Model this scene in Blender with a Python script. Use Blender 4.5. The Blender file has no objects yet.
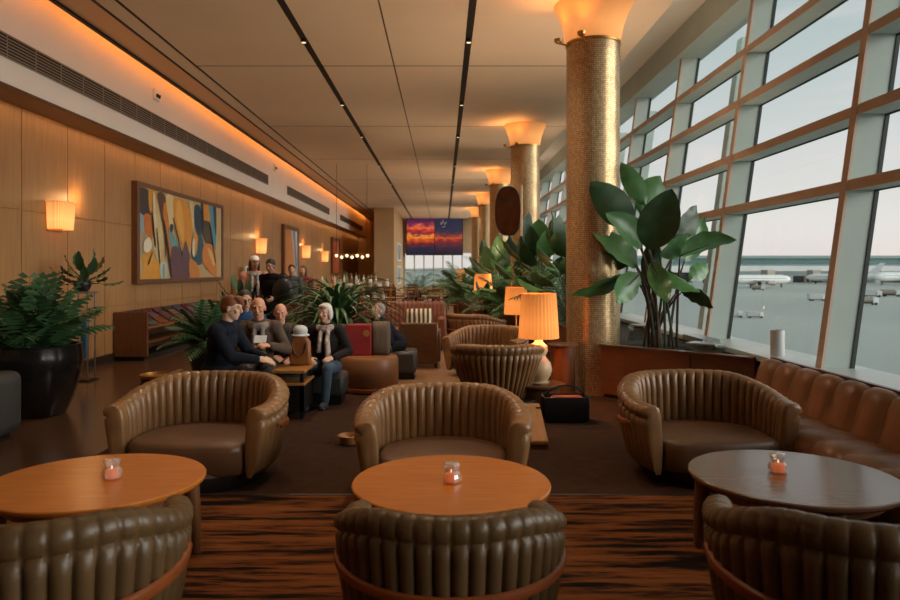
import bpy, math, random
import numpy as np
from mathutils import Vector, Matrix, Quaternion
random.seed(7)
PI = math.pi
scene = bpy.context.scene
COL = scene.collection
F = 700.0; HC = 1.6; VX, VY = 443.0, 270.0

def at(x, y, Y):
    """the place in the room that stands at depth Y behind the given spot of the photograph"""
    return Vector(((x - VX) * Y / F, Y, HC - (y - VY) * Y / F))

# ------------------------------------------------------------------ materials
def srgb(r, g, b):
    f = lambda c: ((c / 255 + .055) / 1.055) ** 2.4 if c / 255 > .04045 else c / 255 / 12.92
    return (f(r), f(g), f(b), 1)

def mat(name, col, rough=.5, metal=0., noise=0., scale=4., stretch=(1, 1, 1), col2=None, bump=0., bscale=40., emit=None, estr=0., spec=.5, coat=0., detail=4., trans=0.):
    m = bpy.data.materials.new(name); m.use_nodes = True
    nt = m.node_tree; N = nt.nodes; L = nt.links
    p = N['Principled BSDF']
    p.inputs['Base Color'].default_value = col
    p.inputs['Roughness'].default_value = rough
    p.inputs['Metallic'].default_value = metal
    p.inputs['Specular IOR Level'].default_value = spec
    p.inputs['Coat Weight'].default_value = coat
    if emit:
        p.inputs['Emission Color'].default_value = emit
        p.inputs['Emission Strength'].default_value = estr
    if noise > 0 or bump > 0:
        tc = N.new('ShaderNodeTexCoord'); mp = N.new('ShaderNodeMapping')
        mp.inputs['Scale'].default_value = stretch
        L.new(tc.outputs['Object'], mp.inputs['Vector'])
    if noise > 0:
        nz = N.new('ShaderNodeTexNoise'); nz.inputs['Scale'].default_value = scale; nz.inputs['Detail'].default_value = detail
        L.new(mp.outputs['Vector'], nz.inputs['Vector'])
        rp = N.new('ShaderNodeValToRGB')
        rp.color_ramp.elements[0].position = .3; rp.color_ramp.elements[1].position = .7
        c2 = col2 or tuple(c * (1 - noise) for c in col[:3]) + (1,)
        rp.color_ramp.elements[0].color = c2; rp.color_ramp.elements[1].color = col
        L.new(nz.outputs['Fac'], rp.inputs['Fac']); L.new(rp.outputs['Color'], p.inputs['Base Color'])
    if bump > 0:
        nb = N.new('ShaderNodeTexNoise'); nb.inputs['Scale'].default_value = bscale; nb.inputs['Detail'].default_value = 3
        L.new(mp.outputs['Vector'], nb.inputs['Vector'])
        b = N.new('ShaderNodeBump'); b.inputs['Strength'].default_value = bump; b.inputs['Distance'].default_value = .01
        L.new(nb.outputs['Fac'], b.inputs['Height']); L.new(b.outputs['Normal'], p.inputs['Normal'])
    return m

def glass_mat(name, tint=(1, 1, 1, 1), refl=.12, rough=.02):
    m = bpy.data.materials.new(name); m.use_nodes = True
    nt = m.node_tree; N = nt.nodes; L = nt.links
    N.remove(N['Principled BSDF']); out = N['Material Output']
    t = N.new('ShaderNodeBsdfTransparent'); t.inputs['Color'].default_value = tint
    g = N.new('ShaderNodeBsdfGlossy'); g.inputs['Roughness'].default_value = rough
    lw = N.new('ShaderNodeLayerWeight'); lw.inputs['Blend'].default_value = .5
    pw = N.new('ShaderNodeMath'); pw.operation = 'POWER'; pw.inputs[1].default_value = 5; L.new(lw.outputs['Facing'], pw.inputs[0])
    ma = N.new('ShaderNodeMath'); ma.operation = 'MULTIPLY_ADD'; ma.inputs[1].default_value = refl * 3; ma.inputs[2].default_value = refl * .3; L.new(pw.outputs[0], ma.inputs[0])
    mx = N.new('ShaderNodeMixShader')
    L.new(ma.outputs[0], mx.inputs['Fac']); L.new(t.outputs[0], mx.inputs[1]); L.new(g.outputs[0], mx.inputs[2])
    L.new(mx.outputs[0], out.inputs['Surface'])
    return m

M = {}
M['oak'] = mat('oak_panel', srgb(176, 132, 84), .45, noise=.3, scale=3, stretch=(6, 6, .5), col2=srgb(158, 114, 70))
M['walnut'] = mat('walnut', srgb(104, 66, 38), .35, noise=.35, scale=3, stretch=(2, 9, 9))
M['walnut_v'] = mat('walnut_upright', srgb(112, 70, 40), .4, noise=.3, scale=3, stretch=(8, 8, 1))
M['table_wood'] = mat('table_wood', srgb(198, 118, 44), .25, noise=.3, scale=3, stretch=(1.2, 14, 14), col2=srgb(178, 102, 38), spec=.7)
M['table_wood_dimmed'] = mat('table_wood_dimmed', srgb(128, 92, 70), .2, noise=.3, scale=3, stretch=(1.2, 14, 14), col2=srgb(114, 80, 60), spec=.9)  # same wood; weaker light and grey window sheen put into the colour
M['leg_wood'] = mat('leg_wood', srgb(118, 74, 40), .4, noise=.3, scale=4, stretch=(9, 9, 1))
M['rail_wood'] = mat('rail_wood', srgb(150, 78, 36), .35, noise=.2, scale=5)
M['leather'] = mat('taupe_leather', srgb(142, 102, 64), .34, noise=.3, scale=6, bump=.12, bscale=60)
M['leather_back'] = mat('olive_brown_leather', srgb(104, 78, 48), .38, noise=.3, scale=6, bump=.12, bscale=60)
M['seat_leather'] = mat('brown_seat_leather', srgb(104, 72, 48), .42, noise=.25, scale=5, bump=.15, bscale=70)
M['cognac'] = mat('cognac_leather', srgb(154, 104, 66), .38, noise=.25, scale=4, bump=.12, bscale=60)
M['dark_leather'] = mat('charcoal_leather', srgb(58, 56, 52), .5, noise=.2, scale=5, bump=.1, bscale=60)
M['dark_base'] = mat('dark_base', srgb(48, 34, 26), .5)
M['ceiling'] = mat('ceiling_panel', srgb(226, 208, 184), .7, noise=.06, scale=.6)
M['glow_tint'] = mat('painted_cove_glow', srgb(226, 180, 134), .6)  # the cove's orange glow on this strip is put into its colour
M['plaster'] = mat('soffit_plaster', srgb(240, 235, 226), .7, noise=.05, scale=1)
M['slot'] = mat('dark_slot', srgb(22, 18, 15), .6)
M['seam'] = mat('thin_seam', srgb(96, 80, 64), .7)
M['beige'] = mat('beige_plaster', srgb(196, 166, 124), .7, noise=.08, scale=1.5)
M['vent_grey'] = mat('vent_grey', srgb(150, 140, 126), .5, metal=.2)
M['black'] = mat('black_satin', srgb(20, 19, 18), .4)
M['black_gloss'] = mat('black_glazed_pot', srgb(26, 24, 22), .18, coat=.4, noise=.2, scale=3)
M['steel'] = mat('brushed_steel', srgb(170, 172, 172), .3, metal=.9)
M['brass'] = mat('brass', srgb(200, 150, 80), .3, metal=.9)
M['mullion_side'] = mat('pale_green_grey_metal', srgb(190, 202, 194), .5, noise=.08, scale=2)
M['mullion_face'] = mat('rust_brown_cap', srgb(214, 190, 172), .6, noise=.1, scale=3)
M['gasket'] = mat('dark_gasket', srgb(40, 44, 42), .6)
M['sill'] = mat('pale_sill', srgb(200, 206, 202), .35, noise=.08, scale=2)
M['glass'] = glass_mat('window_glass', (.93, .96, .95, 1), .08)
M['clear'] = glass_mat('clear_glass', (.88, .93, .91, 1), .25)
M['planter_wood'] = mat('planter_wood', srgb(122, 80, 52), .4, noise=.25, scale=3, stretch=(2, 2, 8))
M['soil'] = mat('dark_soil', srgb(46, 36, 28), .9, noise=.4, scale=20, bump=.5, bscale=30)
M['leaf'] = mat('broad_green_leaf', srgb(84, 132, 72), .35, noise=.3, scale=5, spec=.6)
M['leaf_dark'] = mat('dark_green_leaf', srgb(62, 94, 58), .4, noise=.35, scale=6)
M['leaf_fern'] = mat('fern_leaf', srgb(72, 108, 56), .5, noise=.4, scale=6)
M['leaf_palm'] = mat('palm_leaf', srgb(84, 122, 70), .45, noise=.35, scale=6)
M['stalk'] = mat('leaf_stalk', srgb(58, 62, 36), .5, noise=.3, scale=8)
M['stem_brown'] = mat('brown_stem', srgb(72, 50, 34), .6, noise=.3, scale=8)
M['ceramic'] = mat('cream_ceramic', srgb(222, 190, 150), .35, noise=.1, scale=8)
M['white'] = mat('white_paint', srgb(226, 226, 222), .5)
M['offwhite'] = mat('grey_white_paint', srgb(196, 198, 196), .55, noise=.1, scale=.2)
M['screen_bezel'] = mat('screen_bezel', srgb(14, 14, 18), .4)

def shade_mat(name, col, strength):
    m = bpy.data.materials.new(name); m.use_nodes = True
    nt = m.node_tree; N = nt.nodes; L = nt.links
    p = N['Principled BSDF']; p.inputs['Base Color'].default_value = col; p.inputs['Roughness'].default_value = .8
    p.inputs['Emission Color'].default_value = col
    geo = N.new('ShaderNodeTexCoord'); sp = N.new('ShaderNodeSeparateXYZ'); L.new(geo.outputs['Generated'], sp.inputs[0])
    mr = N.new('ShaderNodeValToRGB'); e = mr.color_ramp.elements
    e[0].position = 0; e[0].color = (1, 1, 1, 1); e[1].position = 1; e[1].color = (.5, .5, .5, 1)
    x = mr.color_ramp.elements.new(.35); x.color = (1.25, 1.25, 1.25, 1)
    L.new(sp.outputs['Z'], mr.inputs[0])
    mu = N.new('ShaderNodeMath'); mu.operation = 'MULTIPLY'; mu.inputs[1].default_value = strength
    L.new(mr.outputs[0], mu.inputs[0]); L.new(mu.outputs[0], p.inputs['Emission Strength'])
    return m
M['lampshade'] = shade_mat('lit_lampshade', srgb(246, 148, 70), .66)
M['sconce_glow'] = shade_mat('lit_sconce_glass', srgb(255, 178, 100), .85)
M['capital_glow'] = shade_mat('emissive_uplit_capital', srgb(250, 168, 96), .55)  # white plaster cone; its orange uplight is put in as emission
M['bulb'] = mat('lit_globe', srgb(255, 230, 190), .5, emit=srgb(255, 226, 180), estr=1.4)
M['ember'] = mat('amber_candle_glow', srgb(196, 92, 30), .4, emit=srgb(226, 104, 26), estr=.45)

def carpet_mat():
    m = bpy.data.materials.new('striped_carpet'); m.use_nodes = True
    nt = m.node_tree; N = nt.nodes; L = nt.links; p = N['Principled BSDF']
    p.inputs['Roughness'].default_value = .95; p.inputs['Specular IOR Level'].default_value = .1
    tc = N.new('ShaderNodeTexCoord')
    def nz(sx, sy, sc, d=5):
        mp = N.new('ShaderNodeMapping'); mp.inputs['Scale'].default_value = (sx, sy, 1); L.new(tc.outputs['Object'], mp.inputs[0])
        n = N.new('ShaderNodeTexNoise'); n.inputs['Scale'].default_value = sc; n.inputs['Detail'].default_value = d; n.inputs['Roughness'].default_value = .62
        L.new(mp.outputs[0], n.inputs['Vector']); return n
    a = nz(.9, 9, 1.25, 6); b = nz(3, 60, 1.5, 3)
    ad = N.new('ShaderNodeMath'); ad.operation = 'MULTIPLY_ADD'; ad.inputs[1].default_value = .35
    L.new(b.outputs[0], ad.inputs[0]); L.new(a.outputs[0], ad.inputs[2])
    r = N.new('ShaderNodeValToRGB'); e = r.color_ramp.elements
    e[0].position = .57; e[0].color = srgb(20, 14, 11); e[1].position = .78; e[1].color = srgb(124, 74, 38)
    x = r.color_ramp.elements.new(.63); x.color = srgb(56, 32, 19)
    x = r.color_ramp.elements.new(.67); x.color = srgb(104, 58, 28)
    L.new(ad.outputs[0], r.inputs[0]); L.new(r.outputs[0], p.inputs['Base Color'])
    return m
M['carpet'] = carpet_mat()
M['carpet_plain'] = mat('plain_brown_carpet', srgb(66, 44, 32), .95, noise=.3, scale=9, spec=.1)
M['parquet'] = mat('dark_timber_floor', srgb(92, 66, 48), .22, noise=.35, scale=2.5, stretch=(5, .6, 1))
M['parquet_light'] = mat('light_timber_floor', srgb(150, 112, 80), .35, noise=.3, scale=2.5, stretch=(.6, 6, 1))

def column_mat():
    m = bpy.data.materials.new('gold_mosaic'); m.use_nodes = True
    nt = m.node_tree; N = nt.nodes; L = nt.links; p = N['Principled BSDF']
    p.inputs['Metallic'].default_value = .7; p.inputs['Roughness'].default_value = .3
    tc = N.new('ShaderNodeTexCoord'); sp = N.new('ShaderNodeSeparateXYZ'); L.new(tc.outputs['Object'], sp.inputs[0])
    at2 = N.new('ShaderNodeMath'); at2.operation = 'ARCTAN2'; L.new(sp.outputs['Y'], at2.inputs[0]); L.new(sp.outputs['X'], at2.inputs[1])
    def cells(sock, k):
        mu = N.new('ShaderNodeMath'); mu.operation = 'MULTIPLY'; mu.inputs[1].default_value = k; L.new(sock, mu.inputs[0])
        fr = N.new('ShaderNodeMath'); fr.operation = 'FRACT'; L.new(mu.outputs[0], fr.inputs[0])
        gt = N.new('ShaderNodeMath'); gt.operation = 'GREATER_THAN'; gt.inputs[1].default_value = .16; L.new(fr.outputs[0], gt.inputs[0])
        fl = N.new('ShaderNodeMath'); fl.operation = 'FLOOR'; L.new(mu.outputs[0], fl.inputs[0])
        return gt, fl
    g1, f1 = cells(at2.outputs[0], 96 / (2 * PI)); g2, f2 = cells(sp.outputs['Z'], 40)
    an = N.new('ShaderNodeMath'); an.operation = 'MULTIPLY'; L.new(g1.outputs[0], an.inputs[0]); L.new(g2.outputs[0], an.inputs[1])
    cb = N.new('ShaderNodeCombineXYZ'); L.new(f1.outputs[0], cb.inputs[0]); L.new(f2.outputs[0], cb.inputs[1])
    wn = N.new('ShaderNodeTexWhiteNoise'); L.new(cb.outputs[0], wn.inputs['Vector'])
    r = N.new('ShaderNodeValToRGB'); r.color_ramp.elements[0].color = srgb(186, 154, 110); r.color_ramp.elements[1].color = srgb(224, 196, 152)
    L.new(wn.outputs['Value'], r.inputs[0])
    mx = N.new('ShaderNodeMix'); mx.data_type = 'RGBA'; mx.inputs[6].default_value = srgb(128, 98, 66)
    L.new(an.outputs[0], mx.inputs[0]); L.new(r.outputs[0], mx.inputs[7]); L.new(mx.outputs[2], p.inputs['Base Color'])
    b = N.new('ShaderNodeBump'); b.inputs['Strength'].default_value = .4; b.inputs['Distance'].default_value = .01
    L.new(an.outputs[0], b.inputs['Height']); L.new(b.outputs[0], p.inputs['Normal'])
    return m
M['mosaic'] = column_mat()

# ------------------------------------------------------------------ mesh helpers
class MB:
    def __init__(s): s.v = []; s.f = []; s.m = []
    def add(s, vs, fs, mi=0):
        o = len(s.v); s.v += [tuple(v) for v in vs]
        for f in fs: s.f.append(tuple(i + o for i in f)); s.m.append(mi)
        return s
    def box(s, c, d, rz=0, mi=0, rot=None):
        R = rot if rot is not None else Matrix.Rotation(rz, 3, 'Z')
        c = Vector(c)
        vs = [c + R @ Vector((x * d[0] / 2, y * d[1] / 2, z * d[2] / 2)) for x in (-1, 1) for y in (-1, 1) for z in (-1, 1)]
        return s.add(vs, [(0, 1, 3, 2), (4, 6, 7, 5), (0, 4, 5, 1), (2, 3, 7, 6), (0, 2, 6, 4), (1, 5, 7, 3)], mi)
    def bb(s, x0, x1, y0, y1, z0, z1, mi=0):
        return s.box(((x0 + x1) / 2, (y0 + y1) / 2, (z0 + z1) / 2), (x1 - x0, y1 - y0, z1 - z0), 0, mi)
    def tube(s, pts, rad, n=8, mi=0, flat=1., caps=True):
        pts = [Vector(p) for p in pts]
        if not hasattr(rad, '__len__'): rad = [rad] * len(pts)
        vs = []; fs = []; ref = None
        for i, p in enumerate(pts):
            t = (pts[min(i + 1, len(pts) - 1)] - pts[max(i - 1, 0)]).normalized()
            if ref is None:
                ref = Vector((0, 0, 1)) if abs(t.z) < .9 else Vector((1, 0, 0))
            a = t.cross(ref).normalized(); b = t.cross(a).normalized(); ref = -b if b.dot(ref) < 0 else b
            for k in range(n):
                an = 2 * PI * k / n
                vs.append(p + a * math.cos(an) * rad[i] + b * math.sin(an) * rad[i] * flat)
        for i in range(len(pts) - 1):
            for k in range(n):
                fs.append((i * n + k, i * n + (k + 1) % n, (i + 1) * n + (k + 1) % n, (i + 1) * n + k))
        if caps:
            fs.append(tuple(range(n))[::-1]); fs.append(tuple((len(pts) - 1) * n + k for k in range(n)))
        return s.add(vs, fs, mi)
    def lathe(s, prof, n=24, c=(0, 0, 0), mi=0, pleat=0, amp=0., cap=True):
        vs = []; fs = []
        for (r, z) in prof:
            for k in range(n):
                an = 2 * PI * k / n
                rr = r * (1 + (amp * math.cos(pleat * an) if pleat else 0))
                vs.append((c[0] + rr * math.cos(an), c[1] + rr * math.sin(an), c[2] + z))
        for i in range(len(prof) - 1):
            for k in range(n):
                fs.append((i * n + k, i * n + (k + 1) % n, (i + 1) * n + (k + 1) % n, (i + 1) * n + k))
        if cap:
            fs.append(tuple(range(n))[::-1]); fs.append(tuple((len(prof) - 1) * n + k for k in range(n)))
        return s.add(vs, fs, mi)
    def ball(s, c, r, n=12, mi=0, rot=None):
        if not hasattr(r, '__len__'): r = (r, r, r)
        c = Vector(c); vs = []; fs = []; k2 = max(n // 2, 4)
        for i in range(1, k2):
            ph = PI * i / k2
            for k in range(n):
                an = 2 * PI * k / n
                p = Vector((r[0] * math.sin(ph) * math.cos(an), r[1] * math.sin(ph) * math.sin(an), r[2] * math.cos(ph)))
                vs.append(c + (rot @ p if rot is not None else p))
        for q in (r[2], -r[2]):
            p = Vector((0, 0, q)); vs.append(c + (rot @ p if rot is not None else p))
        a = len(vs) - 2; b = a + 1
        for i in range(k2 - 2):
            for k in range(n):
                fs.append((i * n + k, (i + 1) * n + k, (i + 1) * n + (k + 1) % n, i * n + (k + 1) % n))
        for k in range(n):
            fs.append((a, k, (k + 1) % n)); fs.append((b, (k2 - 2) * n + (k + 1) % n, (k2 - 2) * n + k))
        return s.add(vs, fs, mi)
    def prism(s, poly, z0, z1, mi=0, ax='z'):
        n = len(poly); vs = []
        for z in (z0, z1):
            for (a, b) in poly:
                vs.append((a, b, z) if ax == 'z' else (z, a, b) if ax == 'x' else (a, z, b))
        fs = [tuple(range(n))[::-1], tuple(range(n, 2 * n))] + [(i, (i + 1) % n, (i + 1) % n + n, i + n) for i in range(n)]
        return s.add(vs, fs, mi)
    def mesh(s, name, mats, smooth=True, angle=40):
        me = bpy.data.meshes.new(name); me.from_pydata(s.v, [], s.f)
        for m in (mats if isinstance(mats, (list, tuple)) else [mats]): me.materials.append(m)
        me.polygons.foreach_set('material_index', s.m)
        import bmesh
        bm = bmesh.new(); bm.from_mesh(me); bmesh.ops.recalc_face_normals(bm, faces=bm.faces); bm.to_mesh(me); bm.free()
        if smooth:
            me.polygons.foreach_set('use_smooth', [True] * len(me.polygons)); me.set_sharp_from_angle(angle=math.radians(angle))
        me.update(); return me
    def build(s, name, mats, parent=None, loc=None, rz=0, smooth=True, bevel=0, seg=2, angle=40):
        o = bpy.data.objects.new(name, s.mesh(name, mats, smooth, angle)); COL.objects.link(o)
        if parent is not None: o.parent = parent
        if loc is not None: o.location = loc
        o.rotation_euler[2] = rz
        if bevel:
            b = o.modifiers.new('bevel', 'BEVEL'); b.width = bevel; b.segments = seg; b.limit_method = 'ANGLE'; b.angle_limit = math.radians(45)
            b.harden_normals = False
        return o

def tag(o, label, cat, group=None, kind=None):
    o['label'] = label; o['category'] = cat
    if group: o['group'] = group
    if kind: o['kind'] = kind
    return o
def empty(name, label, cat, loc=(0, 0, 0), rz=0, group=None, scale=1.):
    o = bpy.data.objects.new(name, None); COL.objects.link(o); o.empty_display_size = .1
    o.location = loc; o.rotation_euler[2] = rz; o.scale = (scale,) * 3
    return tag(o, label, cat, group)
KIDS = {}
def kids(o): return [c for c in o.children]
def copy_tree(o, label=None, loc=None, rz=None, group=None, scale=None, parent=None):
    c = o.copy(); COL.objects.link(c)
    if parent is not None: c.parent = parent
    for ch in kids(o): copy_tree(ch, parent=c)
    if label: c['label'] = label
    if group: c['group'] = group
    if loc is not None: c.location = loc
    if rz is not None: c.rotation_euler[2] = rz
    if scale is not None: c.scale = (scale,) * 3 if not hasattr(scale, '__len__') else scale
    return c
def struct(o): o['kind'] = 'structure'; return o
def smoothstep(t): t = max(0, min(1, t)); return t * t * (3 - 2 * t)

# ------------------------------------------------------------------ the room
XW = -5.78; XS = -5.3; ZC = 5.07; YB, YF = -3.2, 47.6
mb = MB().bb(-6.0, 4.3, YB, YF, -.2, 0)
struct(mb.build('floor', M['carpet_plain'], smooth=False))
mb = MB().bb(-5.77, -3.0, 3.0, 47.5, 0, .006); mb.bb(-3.0, -2.2, 8.9, 47.5, 0, .006)
struct(mb.build('floor_timber', M['parquet'], smooth=False))
mb = MB().bb(-1.0, 1.2, 9.6, 47.5, 0, .008)
struct(mb.build('floor_walkway', M['parquet_light'], smooth=False))
# carpet runner under the front tables: a thing you could roll up
rug = MB().bb(-2.95, 2.9, .6, 4.93, 0, .012).build('rug', M['carpet'], smooth=False)
tag(rug, 'orange and black streaked carpet under the three front tables', 'rug')
rb = MB().bb(-2.95, 2.9, 4.93, 4.965, 0, .014).build('edge_binding', M['dark_base'], rug, smooth=False)

# left wall: panels with fine joints
wl = MB().bb(-6.0, XW - .02, YB, YF, 0, 5.7)
ys = [YB + .02]
y = 9.6 - 1.18 * 10
while y < YF:
    if y > YB: ys.append(y)
    y += 1.18
ys.append(YF)
for a, b in zip(ys[:-1], ys[1:]):
    for z0, z1 in ((.14, .97), (.97, 2.42), (2.42, 3.84)):
        wl.bb(XW - .03, XW, a + .009, b - .009, z0 + .007, z1 - .007)
struct(wl.build('wall_left', M['oak'], smooth=False))
struct(MB().bb(XW - .02, XW + .015, YB, YF, 0, .14).build('baseboard_left', M['dark_base'], smooth=False))
# soffit along the left wall
so = MB().bb(XW - .03, XS, YB, YF, 3.86, 5.7)
struct(so.build('trim_1', M['plaster'], smooth=False))
struct(MB().bb(XW - .03, XS + .01, YB, YF, 3.82, 3.86).build('trim_2', M['walnut'], smooth=False))
# ceiling
ce = MB().bb(-4.5, 2.98, YB, YF, ZC, ZC + .12)
struct(ce.build('ceiling', M['ceiling'], smooth=False))
struct(MB().bb(-5.0, -4.5, YB, YF, ZC + .01, ZC + .12).build('ceiling_band', M['glow_tint'], smooth=False))
struct(MB().bb(-6.0, 4.62, YB, YF, 5.7, 5.8).build('ceiling_upper', M['plaster'], smooth=False))
struct(MB().bb(-5.03, -4.98, YB, YF, ZC - .03, ZC + .12).build('trim_3', M['slot'], smooth=False))
k = 4
for (x, w, m) in ((-4.5, .05, 'slot'), (-4.2, .045, 'slot'), (-2.09, .1, 'slot'), (.386, .1, 'slot'), (-.83, .022, 'seam')):
    struct(MB().bb(x - w / 2, x + w / 2, YB, YF, ZC - .004, ZC + .02).build('trim_%d' % k, M[m], smooth=False)); k += 1
for yy in (6.9, 11.9, 16.9, 21.9, 26.9, 31.9, 36.9, 41.9):
    struct(MB().bb(-4.2, 2.97, yy - .012, yy + .012, ZC - .003, ZC + .02).build('trim_%d' % k, M['seam'], smooth=False)); k += 1
# far wall with an opening for glass, and the back wall behind the viewer
wf = MB().bb(-6, -2.6, YF, YF + .3, 0, 5.7); wf.bb(-2.6, 2.6, YF, YF + .3, 2.75, 5.7); wf.bb(2.6, 4.4, YF, YF + .3, 0, 5.7); wf.bb(-2.6, 2.6, YF, YF + .3, 0, .5)
struct(wf.build('wall_far', M['beige'], smooth=False))
struct(MB().bb(-6, 5.2, YB - .3, YB, -.2, 5.8).build('wall_back', M['walnut_v'], smooth=False))
# pier near the far end
pier = MB().bb(-3.84, -2.73, 39, YF, 0, ZC)
struct(pier.build('wall_pier', M['beige'], smooth=False))
# far window
wn = struct(MB().bb(-2.6, 2.6, YF + .1, YF + .12, .5, 2.75).build('window_9', M['glass'], smooth=False))
b = MB()
for i in range(9): b.bb(-2.6 + i * .65 - .04, -2.6 + i * .65 + .04, YF + .02, YF + .18, .5, 2.75)
b.bb(-2.6, 2.6, YF + .02, YF + .18, 1.55, 1.62); b.build('window_frame', M['offwhite'], wn, smooth=False)

# right side: low wall, sill, leaning glazed wall
struct(MB().bb(3.62, 3.95, YB, YF, 0, .63).build('wall_right', M['planter_wood'], smooth=False))
struct(MB().bb(3.36, 3.95, YB, YF, .63, .69).build('trim_20', M['sill'], smooth=False))
LEAN = 50 / 360.
def wx(z, base=3.5): return base + (z - .69) * LEAN     # inner face of the leaning frame at height z
heights = [2.38, 3.08, 3.82, 4.52]
ym = [6.5 + 2.8 * i for i in range(-3, 15)]
ZT = 5.7
def slab(mb, y0, y1, z0, z1, o0, o1, mi=0):
    vs = [(wx(z) + o, y, z) for y in (y0, y1) for z in (z0, z1) for o in (o0, o1)]
    mb.add(vs, [(0, 1, 3, 2), (4, 6, 7, 5), (0, 4, 5, 1), (2, 3, 7, 6), (0, 2, 6, 4), (1, 5, 7, 3)], mi)
for i in range(len(ym) - 1):
    y0, y1 = ym[i], ym[i + 1]
    g = MB(); zs = [.69] + heights + [ZT]
    g.add([(wx(z) + .27, y, z) for y in (y0, y1) for z in (.69, ZT)], [(0, 1, 3, 2)])
    w = struct(g.build('window_%d' % (i + 10), M['glass'], smooth=False))
    m_ = MB(); slab(m_, y0 - .03, y0 + .05, .69, ZT, .012, .30); slab(m_, y0 - .04, y0 + .06, .69, ZT, -.012, .015, 1); slab(m_, y0 - .035, y0 + .055, .69, ZT, .262, .272, 2)
    slab(m_, y0 - .04, y0 - .03, .69, ZT, .262, .3, 2)
    m_.build('mullion', [M['mullion_side'], M['mullion_face'], M['gasket']], w, smooth=False)
    for h in heights:
        t = MB(); slab(t, y0 + .07, y1 - .05, h - .04, h + .04, .012, .29); slab(t, y0 + .07, y1 - .05, h - .05, h + .05, -.008, .014, 1)
        slab(t, y0 + .05, y1 - .03, h - .05, h - .04, .26, .29, 2)
        t.build('transom', [M['mullion_side'], M['mullion_face'], M['gasket']], w, smooth=False)
struct(MB().bb(4.0, 4.5, YB, YF, 5.25, 5.7).build('trim_21', M['mullion_side'], smooth=False))
# steel posts of the facade outside the glass
po = None
for i, yy in enumerate((12.1, 14.9, 17.7, 20.5, 23.3, 26.1, 28.9)):
    p = MB(); R_ = 1.0
    vs = [(wx(z) + o, yy + dy, z) for dy in (-.11, .11) for z in (-6., 5.6) for o in (.95, 1.2)]
    p.add(vs, [(0, 1, 3, 2), (4, 6, 7, 5), (0, 4, 5, 1), (2, 3, 7, 6), (0, 2, 6, 4), (1, 5, 7, 3)])
    o = p.build('facade_post', M['mullion_side'], smooth=False)
    tag(o, 'leaning pale steel post outside the glass, %s along the facade' % ['nearest', 'second', 'third', 'fourth', 'fifth', 'sixth', 'seventh'][i], 'post', 'steel posts outside the window wall')

# columns
ORD = ['nearest', 'second', 'third', 'fourth', 'fifth']
cz1 = 4.57
col = empty('column', 'nearest and largest gold mosaic column beside the big banana-leaf plant', 'column', (1.97, 9.2, 0), 0, 'gold mosaic columns along the window planter')
MB().lathe([(.345, 0), (.345, cz1)], 48).build('shaft', M['mosaic'], col)
MB().lathe([(.35, cz1 - .03), (.36, cz1 - .03), (.36, cz1), (.35, cz1)], 48).build('collar', M['brass'], col)
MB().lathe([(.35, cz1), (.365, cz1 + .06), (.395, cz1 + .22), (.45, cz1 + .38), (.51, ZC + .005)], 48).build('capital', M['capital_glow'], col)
for (qx, qy) in ((-.40, -.14), (-.2, -.38)): MB().lathe([(.02, 0), (.05, .02), (.055, .06), (.045, .06), (.04, .03), (.001, .025)], 14, (qx * 1.2, qy * 1.2, 4.52)).tube([(qx * .75, qy * .75, 4.5), (qx * 1.2, qy * 1.2, 4.53)], .012, 6).build('uplight', M['brass'], col)
for i in range(1, 5):
    copy_tree(col, '%s gold mosaic column counted from the front' % ORD[i], (1.97, 9.2 + 7.6 * i, 0))

# soffit air vents
def vent(y0, y1, label):
    o = empty('air_vent', label, 'vent', (XS, y0, 4.17), 0, 'air vents in the white soffit')
    L_ = y1 - y0; H = .3
    f = MB(); f.bb(-.005, .012, 0, L_, 0, .02); f.bb(-.005, .012, 0, L_, H - .02, H); f.bb(-.005, .012, 0, .03, 0, H); f.bb(-.005, .012, L_ - .03, L_, 0, H)
    f.build('frame', M['vent_grey'], o, smooth=False)
    MB().bb(-.004, .003, .02, L_ - .02, .01, H - .01).build('backing', M['slot'], o, smooth=False)
    s = MB()
    for i in range(6): s.bb(0, .011, .02, L_ - .02, .045 + i * .04 - .008, .045 + i * .04 + .006)
    for i in range(int(L_ / .6)): s.bb(.0, .009, .3 + i * .6, .315 + i * .6, .02, H - .02)
    s.build('slats', M['vent_grey'], o, smooth=False)
vent(4.0, 21.2, 'longest and nearest grey slatted air vent on the soffit')
vent(23.8, 32.6, 'middle grey slatted air vent on the soffit')
vent(36, 46, 'farthest grey slatted air vent on the soffit')
# small brackets / detectors on the soffit below the cove
for i, yy in enumerate((12.9, 22.0)):
    o = empty('emergency_light', ['small white double-head fitting on the soffit, nearer one', 'small white double-head fitting on the soffit, farther one'][i], 'light fitting', (XS - .004, yy, 4.72), 0, 'small fittings on the soffit')
    MB().bb(0, .05, -.12, .12, 0, .2).build('housing', M['plaster'], o, bevel=.01)
    for q in (-.05, .05): MB().lathe([(.02, -.03), (.025, .03)], 12, (.06, q, .08)).build('lamp_head', M['black'], o)
# spotlights in the ceiling slots
first = None
for x in (-2.09, .386):
    for j, yy in enumerate((3.6, 6.0, 8.7, 10.5, 14.5, 18, 23, 28)):
        if yy < 8 : continue
        lab = 'small black spotlight in the %s ceiling slot, %s from the front' % ('left' if x < 0 else 'right', ['first', 'second', 'third', 'fourth', 'fifth', 'sixth'][j - 2])
        o = empty('ceiling_spotlight', lab, 'spotlight', (x, yy, ZC), 0, 'spotlights in the ceiling slots')
        MB().lathe([(.03, -.06), (.045, -.055), (.045, .0)], 16).build('housing', M['black'], o)
        MB().lathe([(.02, -.064), (.034, -.0605)], 16).build('lens', M['bulb'], o)
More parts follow.
